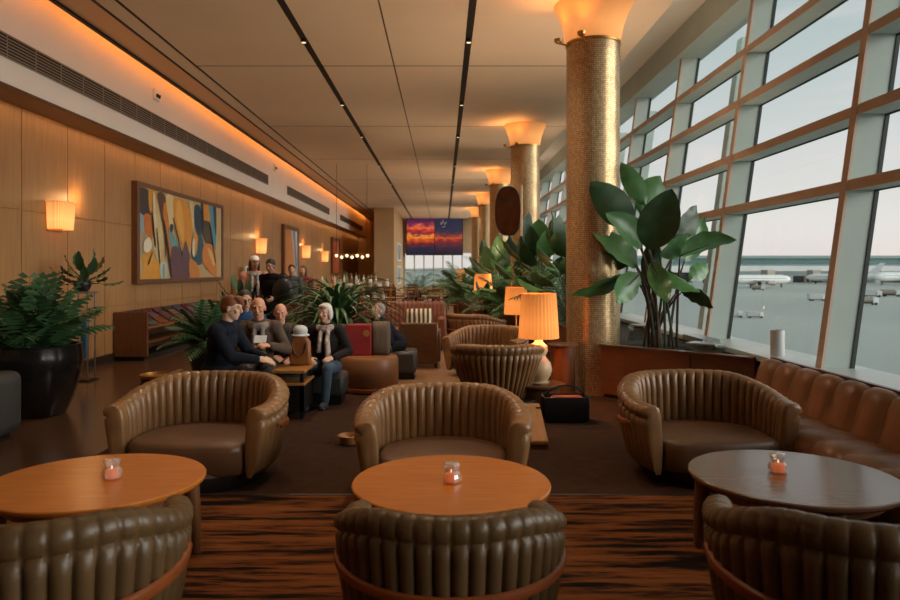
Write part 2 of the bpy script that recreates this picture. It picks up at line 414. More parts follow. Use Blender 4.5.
# ------------------------------------------------------------------ tub chairs
def chair_path(n, rx=.58, ry=.53, front=.36):
    """points round the chair from the front right, behind, to the front left (the chair faces -Y)"""
    arc = PI * (rx + ry) / 2; tot = arc + 2 * front; out = []
    for i in range(n + 1):
        s = tot * i / n
        if s < front:
            p = Vector((rx - .05 * (1 - s / front) ** 2, -(front - s), 0)); nn = Vector((1, -.12 * (1 - s / front), 0))
        elif s > tot - front:
            q = s - (tot - front); p = Vector((-rx + .05 * (q / front) ** 2, -q, 0)); nn = Vector((-1, -.12 * q / front, 0))
        else:
            a = (s - front) / arc * PI
            p = Vector((rx * math.cos(a), ry * math.sin(a), 0)); nn = Vector((math.cos(a) / rx, math.sin(a) / ry, 0))
        out.append((p, nn.normalized(), s / tot))
    return out
def make_chair(label, hb=.74, hf=.60, pleats=32, flare=0., rail=True, rx=.58, ry=.53, rz_=.38, lm='leather', group='ribbed leather tub armchairs'):
    root = empty('tub_armchair', label, 'armchair', group=group)
    per = 8; n = pleats * per
    path = chair_path(n, rx, ry)
    # profile: (outward offset, height fraction, pleat weight, side) going up the outside and down the inside
    prof = [(-.08, .0, 0), (-.03, .03, .3), (.0, .12, .8), (.02, .3, 1), (.04, .5, 1), (.055, .7, 1), (.062, .80, .8), (.045, .835, .1), (.07, .87, .5), (.076, .93, .4), (.055, .985, .25), (.01, 1.01, .22), (-.04, 1.0, .3),
            (-.06, .96, .5), (-.07, .9, .8), (-.078, .8, 1), (-.082, .65, 1), (-.085, .5, 1), (-.09, .35, .7), (-.09, .1, 0)]
    z0 = .1; vs = []; fs = []; np_ = len(prof)
    for i, (p, nn, u) in enumerate(path):
        d = min(u, 1 - u)
        k = smoothstep((d - .06) / .3); h = hf + (hb - hf) * k
        e = min(1, d / .022); e = math.sqrt(max(0, 1 - (1 - e) ** 2)) * .85 + .15    # rounded ends
        c = (i % per) / per; bulge = (abs(math.sin(PI * c)) ** .5 - .62) * .034; wk = smoothstep((d - .022) / .03); bulge = bulge * wk + .006 * (1 - wk)
        for (o, f, w) in prof:
            oo = (o + .012) * e - .012 + (bulge * w if o > -.05 else -bulge * w * 1.0)
            zz = z0 + f * (h - z0) * (1 - .02 * (1 - e)) + (bulge * .5 * w if f > .95 else 0)
            q = p + nn * (oo + flare * (f - .6))
            if d < .022: q = q + Vector((0, .02 * (1 - e), 0))
            vs.append((q.x, q.y, zz))
    for i in range(n):
        for j in range(np_):
            a = i * np_ + j; b = i * np_ + (j + 1) % np_
            fs.append((a, b, b + np_, a + np_))
    fs.append(tuple(range(np_))); fs.append(tuple(n * np_ + j for j in range(np_))[::-1])
    m = MB(); m.add(vs, fs); m.build('backrest', M[lm], root, angle=75)
    # seat
    ins = [(p - nn * .105) for (p, nn, u) in path[::6]]
    ins = [Vector((q.x, q.y)) for q in ins if q.y > -.37]
    fr = []
    for t in np.linspace(0, 1, 13)[1:-1]:
        x = ins[-1].x + (ins[0].x - ins[-1].x) * t; fr.append(Vector((x, -.37 - .05 * math.sin(PI * t))))
    outl = ins + fr
    cen = Vector((0, 0))
    s = MB(); prof2 = [(.97, .12), (1., .16), (1., .28), (.985, .315), (.955, .335), (.9, .345), (.6, .36), (.25, .365)]
    vs = []; fs = []; nn_ = len(outl)
    for (k, z) in prof2:
        for q in outl: vs.append((q.x * k, (q.y + .05) * k - .05, z))
    for i in range(len(prof2) - 1):
        for j in range(nn_): fs.append((i * nn_ + j, i * nn_ + (j + 1) % nn_, (i + 1) * nn_ + (j + 1) % nn_, (i + 1) * nn_ + j))
    fs.append(tuple(range(nn_))[::-1]); fs.append(tuple((len(prof2) - 1) * nn_ + j for j in range(nn_)))
    s.add(vs, fs); s.build('seat_cushion', M['seat_leather'], root)
    # plinth
    MB().lathe([(.45, 0), (.47, .02), (.49, .11), (.46, .15)], 40, (0, .02, 0)).build('base', M['dark_base'], root)
    # wooden rail round the outside
    if not rail: return root
    r = MB(); pts = [(p + nn * (.057), u) for (p, nn, u) in path[::3]]
    pts = [(q, u) for q, u in pts if .085 < u < .915]
    r.tube([(q.x, q.y, rz_ + .06 * (abs(u - .5) / .4) ** 2) for q, u in pts], [.022 if 1 < i < len(pts) - 2 else .012 for i in range(len(pts))], 8, flat=1.2)
    r.build('wooden_rail', M['rail_wood'], root)
    return root
base_chair = make_chair('ribbed brown leather tub armchair behind the middle round table, facing the viewer')
base_chair.location = (.0, 4.98, 0); base_chair.scale = (.95, .95, .97)
copy_tree(base_chair, 'ribbed brown leather tub armchair behind the left round table, near the suited man', (-1.86, 5.42, 0), -.08, scale=1.0)
copy_tree(base_chair, 'ribbed brown leather tub armchair behind the right round table, beside the window banquette', (2.04, 5.5, 0), .08, scale=1.0)
near = make_chair('low ribbed tub armchair seen from behind, in front of the middle round table', hb=.74, hf=.60, lm='leather_back', pleats=30, rz_=.39)
near.location = (.03, 3.0, .012); near.rotation_euler[2] = PI; near.scale = (.75, .66, .88)
copy_tree(near, 'dark ribbed tub armchair seen from behind at the left front corner', (-1.56, 2.75, .012), PI + .2, scale=(.82, .8, .985))
copy_tree(near, 'dark ribbed tub armchair seen from behind at the right front corner', (1.6, 2.75, .012), PI - .2, scale=(.82, .8, .985))
# chairs further back
def wide(label, x, y, rz, s=.9): return copy_tree(base_chair, label, (x, y, 0), rz, scale=s)
fl = make_chair('flared ribbed tub armchair seen from behind, left of the nearest lit table lamp', hb=.78, hf=.7, pleats=34, flare=.14, rail=False, rx=.42, ry=.40)
fl.location = (.62, 8.05, 0); fl.rotation_euler[2] = PI
wide('ribbed tub armchair facing left beyond the back-turned one by the nearest lamp', .66, 10.6, -.45, .98)
wide('ribbed tub armchair turned away, by the third lamp from the front', .66, 14.6, 2.6, .95)
wide('distant tub armchair by the farthest lit lamp', 1.3, 19.2, -1.2, .9)
wide('distant tub armchair beside the walkway, turned to the window', -1.1, 19.5, 1.5, .85)
wide('distant tub armchair left of the walkway, in front of the bar', -2.3, 18.5, .5, .85)
wide('farthest tub armchair right of the walkway', 1.1, 24.5, -1.0, .85)

# ------------------------------------------------------------------ round tables
def make_table(label, tm='table_wood'):
    root = empty('round_table', label, 'table', group='round wooden tables in the front row')
    R = .545; H = .425
    MB().lathe([(R - .05, H - .045), (R - .012, H - .035), (R, H - .02), (R, H - .006), (R - .006, H), (0.001, H + .0005)], 96).build('tabletop', M[tm], root)
    MB().lathe([(R - .13, H - .1), (R - .1, H - .1), (R - .1, H - .044), (R - .13, H - .044)], 64).build('apron', M['leg_wood'], root)
    for k in range(4):
        a = k * PI / 2; c, s_ = math.cos(a), math.sin(a)
        MB().tube([(c * (R - .06), s_ * (R - .06), H - .05), (c * (R - .045), s_ * (R - .045), .2), (c * (R - .035), s_ * (R - .035), .0)], [.042, .034, .024], 10).build('leg', M['leg_wood'], root)
    return root
T = [(0.045, 3.86), (-1.925, 3.9), (1.985, 3.98)]
tb = make_table('round orange-brown wooden table at the middle of the front row'); tb.location = (T[0][0], T[0][1], .012)
copy_tree(tb, 'round orange-brown wooden table at the left of the front row', (T[1][0], T[1][1], .012), .05, scale=(1.06, 1.0, 1))
tr = make_table('round wooden table at the right by the banquette, with dim grey window light put into its colour', 'table_wood_dimmed')
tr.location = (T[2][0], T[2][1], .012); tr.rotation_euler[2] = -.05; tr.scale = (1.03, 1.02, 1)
# candle holders
def make_candle(label):
    root = empty('candle_holder', label, 'candle holder', group='crystal candle holders on the front tables')
    g = MB(); prof = [(.036, 0), (.05, .008), (.053, .03), (.047, .05), (.034, .064), (.04, .08), (.045, .095), (.038, .108), (.012, .112)]
    n = 10; g.lathe(prof, n, pleat=5, amp=.06)
    g.build('glass_cup', M['crystal'], root, smooth=False)
    MB().lathe([(.032, .008), (.036, .02), (.034, .048), (.02, .055)], 14).build('candle', M['ember'], root)
    MB().ball((0, 0, .062), (.005, .005, .012), 8).build('flame', M['bulb'], root)
    return root
def crystal():
    m = bpy.data.materials.new('crystal_glass'); m.use_nodes = True
    nt = m.node_tree; N = nt.nodes; L = nt.links; N.remove(N['Principled BSDF']); out = N['Material Output']
    t = N.new('ShaderNodeBsdfTransparent'); t.inputs[0].default_value = (.95, .9, .85, 1)
    g = N.new('ShaderNodeBsdfGlossy'); g.inputs['Roughness'].default_value = .06
    d = N.new('ShaderNodeBsdfDiffuse'); d.inputs[0].default_value = (.8, .76, .72, 1)
    lw = N.new('ShaderNodeLayerWeight'); lw.inputs['Blend'].default_value = .45
    mx = N.new('ShaderNodeMixShader'); mx2 = N.new('ShaderNodeMixShader'); mx2.inputs[0].default_value = .26
    L.new(lw.outputs['Facing'], mx.inputs[0]); L.new(t.outputs[0], mx.inputs[1]); L.new(g.outputs[0], mx.inputs[2])
    L.new(mx.outputs[0], mx2.inputs[1]); L.new(d.outputs[0], mx2.inputs[2]); L.new(mx2.outputs[0], out.inputs['Surface'])
    return m
M['crystal'] = crystal()
cn = make_candle('small crystal candle holder glowing orange on the middle round table'); cn.location = (T[0][0], T[0][1] - .03, .438)
copy_tree(cn, 'small crystal candle holder on the left round table', (T[1][0] + .08, T[1][1], .438), .7)
copy_tree(cn, 'small amber crystal candle holder on the right round table', (T[2][0] - .06, T[2][1] + .04, .438), 1.3)

# ------------------------------------------------------------------ banquette under the window
bq = empty('banquette', 'long channel-tufted cognac leather banquette under the right windows', 'banquette', (0, 0, 0))
chan = .345; y1b = 7.12; nch = 17; per = 8
def channel(prof, wts, y_end, nch, name, m):
    vs = []; fs = []; npf = len(prof); n = nch * per
    for i in range(n + 1):
        c = (i % per) / per; b = (abs(math.sin(PI * c)) ** .5 - .6) * .07
        y = y_end - chan * i / per
        for (x, z, nx, nz), w in zip(prof, wts): vs.append((x + nx * b * w, y, z + nz * b * w))
    for i in range(n):
        for j in range(npf - 1): fs.append((i * npf + j, i * npf + j + 1, (i + 1) * npf + j + 1, (i + 1) * npf + j))
    fs.append(tuple(range(npf))); fs.append(tuple(n * npf + j for j in range(npf)))
    return MB().add(vs, fs).build(name, m, bq, angle=75)
pb = [(3.35, .1, 0, 0), (3.35, .66, 0, 1), (3.33, .69, 0, 1), (3.28, .70, -.3, 1), (3.22, .675, -.7, .7), (3.185, .6, -1, .2), (3.16, .5, -1, 0), (3.12, .38, -1, 0), (3.06, .2, -1, 0), (3.05, .1, 0, 0)]
channel(pb, [0, .2, .5, .7, .9, 1, 1, 1, .6, 0], y1b, nch, 'back_cushion', M['cognac'])
psn = [(3.1, .12, 0, 0), (3.1, .36, 0, 0), (2.95, .385, 0, 1), (2.8, .385, 0, 1), (2.68, .37, -.5, .8), (2.63, .32, -1, .3), (2.62, .24, -1, 0), (2.64, .14, -1, 0), (2.66, .12, 0, 0)]
channel(psn, [0, 0, .6, .6, .7, .7, .6, .2, 0], y1b, nch, 'seat_cushion', M['cognac'])
MB().bb(2.72, 3.34, y1b - chan * nch + .05, y1b - .05, 0, .125).build('plinth', M['dark_base'], bq, smooth=False)
MB().bb(3.33, 3.37, y1b - chan * nch, y1b, .02, .715).build('top_rail', M['walnut'], bq, smooth=False)

# ------------------------------------------------------------------ planter along the windows
pl = empty('window_planter', 'long low wooden planter box under the windows holding the plants', 'planter', (0, 0, 0))
A = (2.0, 8.85); B = (3.34, 7.5)
poly = [A, B, (3.34, 46.5), (2.0, 46.5)]
PH = .64
m_ = MB(); m_.prism([A, B, (3.34, 7.6), (3.34, 7.56), (2.02, 8.9), (2.05, 46.5), (2.0, 46.5)], 0, PH, ax='z')
m_ = MB()
def wallseg(m, a, b, t, z0, z1):
    a = Vector(a); b = Vector(b); d = (b - a).normalized(); n = Vector((-d.y, d.x)) * t
    m.prism([tuple(a), tuple(b), tuple(b + n), tuple(a + n)], z0, z1)
wallseg(m_, A, B, .06, .04, PH); m_.build('front_panel', M['planter_wood'], pl, smooth=False)
m_ = MB(); wallseg(m_, (2.0, 46.5), A, .06, .04, PH); m_.build('side_panel', M['planter_wood'], pl, smooth=False)
m_ = MB(); wallseg(m_, (A[0] - .03, A[1] - .03), (B[0] - .03, B[1] - .03), .12, PH, PH + .025); wallseg(m_, (1.97, 46.5), (1.97, A[1] - .03), .12, PH, PH + .025)
m_.build('rim', M['walnut'], pl, smooth=False)
MB().prism([(2.04, 8.92), (3.34, 7.6), (3.34, 46.5), (2.04, 46.5)], .3, PH - .02).build('soil', M['soil'], pl, smooth=False)
m_ = MB(); wallseg(m_, (2.03, 8.88), (3.34, 7.56), .05, 0, .05); m_.build('plinth', M['dark_base'], pl, smooth=False)
# seam on the front panel
d = (Vector(B) - Vector(A)); q = Vector(A) + d * .62
MB().box((q.x - .003, q.y - .003, .34), (.012, .012, .58)).build('panel_joint', M['dark_base'], pl, smooth=False)
# glass cases and glass screen on the planter
def glass_box(label, c, dims, rz):
    o = empty('glass_case', label, 'glass case', (c[0], c[1], PH + .0), rz, 'clear glass cases on the planter')
    x, y, z = dims
    for q in (-1, 1):
        MB().bb(-x / 2, x / 2, q * y / 2 - .006, q * y / 2 + .006, 0, z).build('side_pane', M['clear'], o, smooth=False)
        MB().bb(q * x / 2 - .006, q * x / 2 + .006, -y / 2, y / 2, 0, z).build('end_pane', M['clear'], o, smooth=False)
    MB().bb(-x / 2, x / 2, -y / 2, y / 2, z, z + .014).build('lid', M['steel'], o, smooth=False)
glass_box('clear glass case on the planter left of the candle cylinder', (3.05, 8.15), (.35, .25, .1), -.78)
glass_box('clear glass case on the planter right of the nearest column', (2.62, 9.3), (.25, .25, .22), -.5)
glass_box('long low glass case on the planter at the window side', (3.2, 8.7), (.2, .7, .12), 0)
cc = empty('candle_cylinder', 'pale grey ribbed cylinder vase standing at the end of the planter by the window', 'vase', (3.545, 7.42, .69))
MB().lathe([(.068, 0), (.07, .01), (.07, .265), (.066, .275), (.056, .275), (.054, .2), (.02, .19)], 40, pleat=20, amp=.012).build('body', M['offwhite'], cc)

# ------------------------------------------------------------------ table lamps with side tables
def make_lamp(label, x, y, zt, sw, sb, stp, gourd=True):
    o = empty('table_lamp', label, 'lamp', (x, y, zt), 0, 'lit table lamps along the planter')
    hb = sb - zt
    s = sw / .44
    if gourd:
        MB().lathe([(.11 * s, 0), (.12 * s, .015), (.09 * s, .03), (.13 * s, .09), (.15 * s, .16), (.13 * s, .24), (.085 * s, .29), (.075 * s, .32), (.1 * s, .37), (.095 * s, .43), (.05 * s, .47), (.03 * s, hb + .03)], 28).build('ceramic_base', M['ceramic'], o)
    else:
        MB().lathe([(.1, 0), (.11, .015), (.03, .03), (.014, .06), (.014, hb + .05)], 16).build('metal_base', M['brass'], o)
    H = stp - sb
    MB().lathe([(sw / 2, hb), (sw / 2 * .96, hb + H * .3), (sw / 2 * .86, hb + H), (sw / 2 * .845, hb + H), (sw / 2 * .945, hb + H * .3), (sw / 2 * .985, hb + .002)], 128, pleat=32, amp=.015, cap=False).build('lamp_shade', M['lampshade'], o)
    MB().tube([(0, 0, hb + .0), (0, 0, hb + H * .9)], .008, 8).build('stem', M['brass'], o)
    MB().ball((0, 0, hb + H * .5), .045, 12).build('bulb', M['bulb'], o)
    return o
def side_table(label, x, y, h, r, m='walnut'):
    o = empty('side_table', label, 'side table', (x, y, 0), 0, 'small round side tables')
    MB().lathe([(r - .02, h - .035), (r, h - .025), (r, h - .005), (r - .005, h), (.001, h)], 36).build('tabletop', M[m], o)
    MB().lathe([(r * .75, 0), (r * .78, .02), (r * .8, h - .035), (r * .6, h - .034)], 32).build('drum_base', M['walnut_v'], o)
    return o
side_table('low round side table under the nearest table lamp', 1.1, 8.05, .3, .3)
make_lamp('nearest and largest lit table lamp with pleated shade and cream gourd base', 1.1, 8.05, .3, .46, .82, 1.33)
side_table('small round side table under the second lit lamp', 1.36, 13, .5, .26)
make_lamp('second lit table lamp, behind the nearest one', 1.36, 13, .5, .45, .78, 1.28, False)
side_table('small round side table under the third lit lamp', 1.0, 17.5, .6, .26)
make_lamp('third lit table lamp, left of the second', 1.0, 17.5, .6, .46, 1.08, 1.5, False)
side_table('small round side table under the farthest lit lamp', .58, 23, .7, .3)
make_lamp('farthest lit table lamp near the walkway', .58, 23, .7, .4, 1.15, 1.6, False)
rt = side_table('round wooden drum table tucked beside the planter near the first column', 1.5, 8.75, .68, .19)

# black basket bag
bg = empty('black_tote', 'black open basket bag with a hoop handle on the floor by the planter', 'bag', (1.3, 7.45, 0))
m_ = MB(); pr = [(-.23, -.13), (.23, -.13), (.25, 0), (.23, .13), (-.23, .13), (-.25, 0)]
v = []
for (k, z) in ((.88, 0), (1, .02), (1.04, .26), (1.0, .27), (.96, .25), (.9, .06)): v += [(x * k, y * k, z) for x, y in pr]
fs = [(i * 6 + j, i * 6 + (j + 1) % 6, (i + 1) * 6 + (j + 1) % 6, (i + 1) * 6 + j) for i in range(5) for j in range(6)] + [tuple(range(6))[::-1], tuple(range(30, 36))]
m_.add(v, fs); m_.build('body', M['black'], bg, bevel=.008)
MB().tube([(-.2, 0, .25)] + [(-.2 * math.cos(t), -.04 * math.sin(t), .25 + .13 * math.sin(t)) for t in np.linspace(.15, PI - .15, 12)] + [(.2, 0, .25)], .011, 8).build('handle', M['black'], bg)
MB().box((.02, 0, .2), (.34, .16, .12)).build('red_lining', mat('dark_red_cloth', srgb(128, 48, 34), .8), bg, bevel=.03)

# wooden foot stools behind the middle chair
def wedge(label, x, y, rz, w, L_, h):
    o = empty('wooden_footstool', label, 'footstool', (x, y, 0), rz, 'low wooden footrests behind the middle armchair')
    m = MB(); m.prism([(-L_ / 2, .03), (-L_ / 2, .07), (L_ / 2, h), (L_ / 2, h - .05)], -w / 2, w / 2, ax='x'); m.build('sloped_board', M['gold_wood'], o, bevel=.012)
    for q in (-1, 1): MB().bb(q * w / 2 * .7 - .02, q * w / 2 * .7 + .02, L_ / 2 - .1, L_ / 2 - .04, 0, h - .02).build('leg', M['leg_wood'], o, smooth=False)
    MB().bb(-w / 2 * .9, w / 2 * .9, -L_ / 2 + .01, -L_ / 2 + .05, 0, .04).build('front_foot', M['leg_wood'], o, smooth=False)
M['gold_wood'] = mat('honey_wood', srgb(176, 118, 58), .35, noise=.3, scale=4, stretch=(8, 1, 1))
wedge('honey wood sloped footrest on the floor right of the middle armchair, below the lamp', .86, 6.55, .0, .17, .6, .3)
o = empty('foot_stub', 'small oval honey wood foot shaped like a bowl on the floor left of the middle armchair', 'bowl', (-.86, 6.45, .0))
MB().lathe([(.06, 0), (.085, .01), (.11, .08), (.1, .085), (.07, .03), (.02, .025)], 24).build('body', M['gold_wood'], o); o.name = 'wooden_foot'  # a wooden foot, built in the shape of a small bowl

# ------------------------------------------------------------------ left side furniture
ot = empty('grey_armchair', 'charcoal leather armless block chair cut by the left edge of the frame', 'armchair', (-4.9, 6.35, 0))
MB().bb(-.85, .85, -.4, .4, .06, .4).build('seat', M['dark_leather'], ot, bevel=.06, seg=4)
MB().bb(.6, .86, -.42, .42, .06, .64).build('arm', M['dark_leather'], ot, bevel=.09, seg=4)
MB().bb(-.85, .6, .2, .42, .3, .68).build('backrest', M['dark_leather'], ot, bevel=.08, seg=4)
MB().bb(-.75, .75, -.35, .35, 0, .07).build('plinth', M['black'], ot, smooth=False)
# drum table with brass tray
dt = empty('drum_table', 'small dark drum table with a brass tray top left of the navy suited man', 'side table', (-3.6, 8.9, 0))
MB().lathe([(.2, 0), (.225, .01), (.225, .24), (.2, .245)], 36).build('drum', M['black'], dt)
MB().lathe([(.232, .24), (.24, .25), (.24, .28), (.232, .28), (.228, .258), (.001, .256)], 36).build('tray', M['brass'], dt)
# magazine rack along the wall
mr = empty('display_console', 'long open wooden console of magazines along the left wall below the painting', 'console', (XW + .02, 12.25, 0))
LEN = 4.6
MB().bb(0, .58, 0, .06, .08, .86).build('end_panel', M['walnut_v'], mr, smooth=False)
MB().bb(0, .58, LEN - .06, LEN, .08, .86).build('end_panel', M['walnut_v'], mr, smooth=False)
MB().bb(0, .04, .06, LEN - .06, .08, .86).build('back_panel', M['walnut'], mr, smooth=False)
MB().bb(.02, .56, .06, LEN - .06, .3, .34).build('shelf', M['walnut'], mr, smooth=False)
MB().bb(.02, .5, .06, LEN - .06, .0, .09).build('plinth', M['black'], mr, smooth=False)
m_ = MB(); m_.prism([(.1, .8), (.14, .8), (.56, .52), (.52, .52)], 12.25 + .06, 12.25 + LEN - .06, ax='y')
m_ = MB(); m_.add([(x, y, z) for y in (.06, LEN - .06) for (x, z) in ((.04, .82), (.08, .84), (.56, .56), (.53, .53))], [(0, 1, 2, 3), (7, 6, 5, 4), (0, 4, 5, 1), (1, 5, 6, 2), (2, 6, 7, 3), (3, 7, 4, 0)])
m_.build('sloped_shelf', M['walnut'], mr, smooth=False)
mc = [('teal', 16, 70, 84), ('red', 92, 30, 26), ('purple', 70, 34, 76), ('green', 28, 66, 42), ('blue', 22, 80, 130), ('crimson', 96, 26, 44), ('cyan', 40, 110, 130), ('brown', 84, 50, 30)]
for i, (nm, r, g, b_) in enumerate(mc):
    o = empty('magazine', '%s covered magazine lying on the sloped shelf of the console' % nm, 'magazine', (XW + .02, 12.25 + .32 + i * .5, 0), 0, 'magazines on the wall console')
    vs = [(x, y, z) for y in (0, .4) for (x, z) in ((.1, .845), (.1, .86), (.5, .61), (.5, .595))]
    MB().add(vs, [(0, 1, 2, 3), (7, 6, 5, 4), (0, 4, 5, 1), (1, 5, 6, 2), (2, 6, 7, 3), (3, 7, 4, 0)]).build('cover', mat('cover_' + nm, srgb(r, g, b_), .25, noise=.7, scale=7), o, smooth=False)
    vs = [(x, y, z) for y in (.06, .34) for (x, z) in ((.2, .7985), (.2, .8005), (.34, .713), (.34, .711))]
    MB().add(vs, [(0, 1, 2, 3), (7, 6, 5, 4), (0, 4, 5, 1), (1, 5, 6, 2), (2, 6, 7, 3), (3, 7, 4, 0)]).build('picture_panel', mat('panel_' + nm, srgb(130 - r // 2, 60 + g // 2, 130 - b_ // 2), .3, noise=.8, scale=9), o, smooth=False)
# wall sconces
def sconce(label, y, z, s=1.):
    o = empty('wall_sconce', label, 'sconce', (XW, y, z), 0, 'lit sconces on the left wall', s)
    MB().bb(.0, .03, -.22, .22, -.02, .46).build('back_plate', M['brass'], o, smooth=False)
    m = MB(); vs = []; fs = []; n = 48
    for (k, zz) in ((.9, 0), (.93, .1), (1.0, .43), (1.06, .44), (1.06, .46), (.6, .46)):
        for i in range(n + 1):
            a = -PI / 2 + PI * i / n
            e = .42
            cx = math.copysign(abs(math.cos(a)) ** e, math.cos(a)); sy = math.copysign(abs(math.sin(a)) ** e, math.sin(a))
            rr = 1 + .025 * math.cos(i * PI * 2 / 4)
            vs.append((.02 + .24 * cx * k * rr, .26 * sy * k * rr, zz))
    for j in range(5):
        for i in range(n): fs.append((j * (n + 1) + i, j * (n + 1) + i + 1, (j + 1) * (n + 1) + i + 1, (j + 1) * (n + 1) + i))
    m.add(vs, fs); m.build('lamp_shade', M['sconce_glow'], o)
    return o
sconce('nearest lit amber sconce on the wood wall left of the big painting', 10.4, 2.2, .9)
sconce('lit amber sconce between the big painting and the narrow painting', 21.8, 2.12, 1.0)
sconce('lit sconce just past the narrow orange painting', 28.9, 2.1, 1.1)
sconce('farthest lit sconce before the red painting', 33.5, 2.0, 1.1)

# ------------------------------------------------------------------ paintings (flat coloured shapes on canvas)
def wall_pt(x, y, off=.0):
    X = XW + .09 + off; Y = (-X) * F / (VX - x); return (X, Y, HC - (y - VY) * Y / F)
PC = {}
def pcol(r, g, b):
    k = (r, g, b)
    if k not in PC: PC[k] = mat('paint_%d_%d_%d' % k, srgb(r, g, b), .5, noise=.12, scale=5, detail=6)
    return PC[k]
pa = empty('painting', 'large framed abstract painting in orange, cream, teal and plum on the wood wall', 'painting', (XW, 12.95, 1.32))
y0, y1, z0, z1 = 12.98, 18.1, 1.34, 3.26
def framed(root, y0, y1, z0, z1, t=.1, dpt=.09):
    m = MB(); q = lambda a, b, c, d_: m.bb(XW, XW + dpt + .02, a, b, c, d_)
    q(y0, y1, z0, z0 + t * .7); q(y0, y1, z1 - t * .7, z1); q(y0, y0 + t, z0 + t * .7, z1 - t * .7); q(y1 - t, y1, z0 + t * .7, z1 - t * .7)
    f = m.build('frame', M['walnut_v'], None, smooth=False); f.parent = root; f.matrix_parent_inverse = Matrix.Translation(root.location).inverted()
def addp(root, mb, name, mats):
    o = mb.build(name, mats, None, smooth=False); o.parent = root; o.matrix_parent_inverse = Matrix.Translation(root.location).inverted(); return o
framed(pa, y0, y1, z0, z1, .12)
cv = MB(); mats = [pcol(206, 178, 128)]
cv.bb(XW, XW + .085, y0 + .1, y1 - .1, z0 + .07, z1 - .07)
# shapes: colour, outline in the 4.62x crop whose corner is (120,170); order is the paint order
S = 554 / 120.
shapes = [((70, 110, 130), [(72, 85), (95, 85), (100, 200), (110, 270), (85, 300), (74, 260)]), ((176, 160, 130), [(74, 300), (140, 290), (160, 400), (120, 420), (76, 400)]),
 ((60, 58, 58), [(78, 84), (130, 92), (134, 140), (146, 205), (120, 212), (92, 190)]), ((224, 160, 62), [(132, 96), (168, 102), (164, 170), (140, 200)]),
 ((96, 66, 52), [(172, 108), (204, 112), (212, 180), (196, 240), (184, 180)]), ((206, 116, 44), [(110, 210), (140, 208), (160, 270), (152, 320), (120, 290)]),
 ((222, 158, 62), [(96, 400), (150, 370), (160, 440), (160, 508), (100, 512), (110, 440)]), ((228, 160, 60), [(160, 430), (190, 420), (192, 506), (162, 508)]),
 ((222, 196, 140), [(160, 120), (178, 190), (200, 300), (190, 400), (170, 410), (150, 320), (166, 230)]), ((214, 130, 50), [(200, 170), (214, 160), (232, 300), (236, 440), (222, 420), (206, 300)]),
 ((196, 204, 190), [(186, 432), (214, 430), (212, 506), (190, 506)]), ((120, 170, 180), [(198, 440), (206, 440), (206, 506), (198, 506)]),
 ((232, 206, 150), [(212, 120), (246, 122), (250, 200), (240, 300), (226, 240)]), ((110, 160, 164), [(228, 270), (262, 330), (268, 358), (240, 362), (230, 320)]),
 ((34, 60, 70), [(232, 250), (246, 256), (240, 290), (232, 280)]),
 ((224, 154, 58), [(246, 140), (262, 130), (290, 138), (318, 170), (332, 240), (330, 320), (318, 370), (296, 366), (276, 320), (252, 230)]), ((236, 176, 84), [(262, 150), (280, 148), (296, 250), (292, 330), (278, 300), (262, 220)]),
 ((104, 74, 84), [(238, 366), (270, 356), (284, 390), (302, 325), (316, 370), (324, 400), (320, 502), (240, 508)]),
 ((222, 200, 150), [(318, 150), (340, 156), (342, 250), (336, 300), (330, 220)]), ((30, 66, 88), [(344, 170), (360, 160), (376, 190), (380, 260), (372, 330), (362, 300), (350, 270), (342, 220)]),
 ((226, 160, 84), [(342, 280), (356, 300), (364, 360), (356, 396), (346, 360), (336, 330)]), ((50, 92, 108), [(364, 300), (384, 320), (380, 420), (366, 440), (348, 430), (330, 400), (336, 350), (352, 400)]),
 ((212, 136, 66), [(322, 410), (360, 440), (366, 498), (326, 502)]), ((222, 150, 60), [(386, 160), (412, 160), (424, 200), (420, 250), (400, 246), (386, 220)]),
 ((78, 70, 58), [(380, 240), (412, 244), (428, 330), (424, 360), (400, 340), (384, 300)]), ((88, 152, 168), [(412, 160), (442, 166), (442, 360), (436, 360), (420, 260)]), ((30, 66, 90), [(430, 166), (444, 168), (444, 300), (436, 260)]),
 ((216, 134, 62), [(386, 350), (412, 340), (440, 370), (446, 480), (440, 494), (384, 430)]), ((232, 190, 130), [(404, 360), (424, 380), (438, 430), (430, 440)]),
 ((26, 28, 30), [(204, 250), (209, 250), (236, 430), (238, 506), (233, 480)]), ((26, 28, 30), [(146, 205), (150, 205), (166, 340), (160, 345)]), ((40, 40, 44), [(376, 160), (384, 160), (388, 260), (380, 260)]),
 ((30, 30, 34), [(196, 240), (199, 240), (214, 330), (212, 400), (209, 400), (210, 330)]), ((30, 30, 34), [(170, 280), (173, 280), (186, 420), (182, 424)]), ((60, 40, 40), [(130, 430), (150, 380), (152, 382), (134, 436)]),
 ((236, 222, 184), [(152, 110), (160, 108), (164, 190), (170, 260), (160, 262), (154, 190)]), ((30, 30, 34), [(246, 230), (249, 230), (276, 340), (288, 392), (284, 392), (272, 340)]), ((238, 224, 190), [(336, 320), (346, 330), (344, 400), (334, 380)]),
 ((30, 34, 40), [(412, 246), (415, 246), (430, 340), (442, 420), (438, 420), (426, 340)]), ((236, 226, 196), [(112, 330), (136, 310), (148, 350), (130, 380), (110, 370)]), ((150, 170, 176), [(90, 200), (108, 215), (112, 260), (98, 290), (86, 260)])]
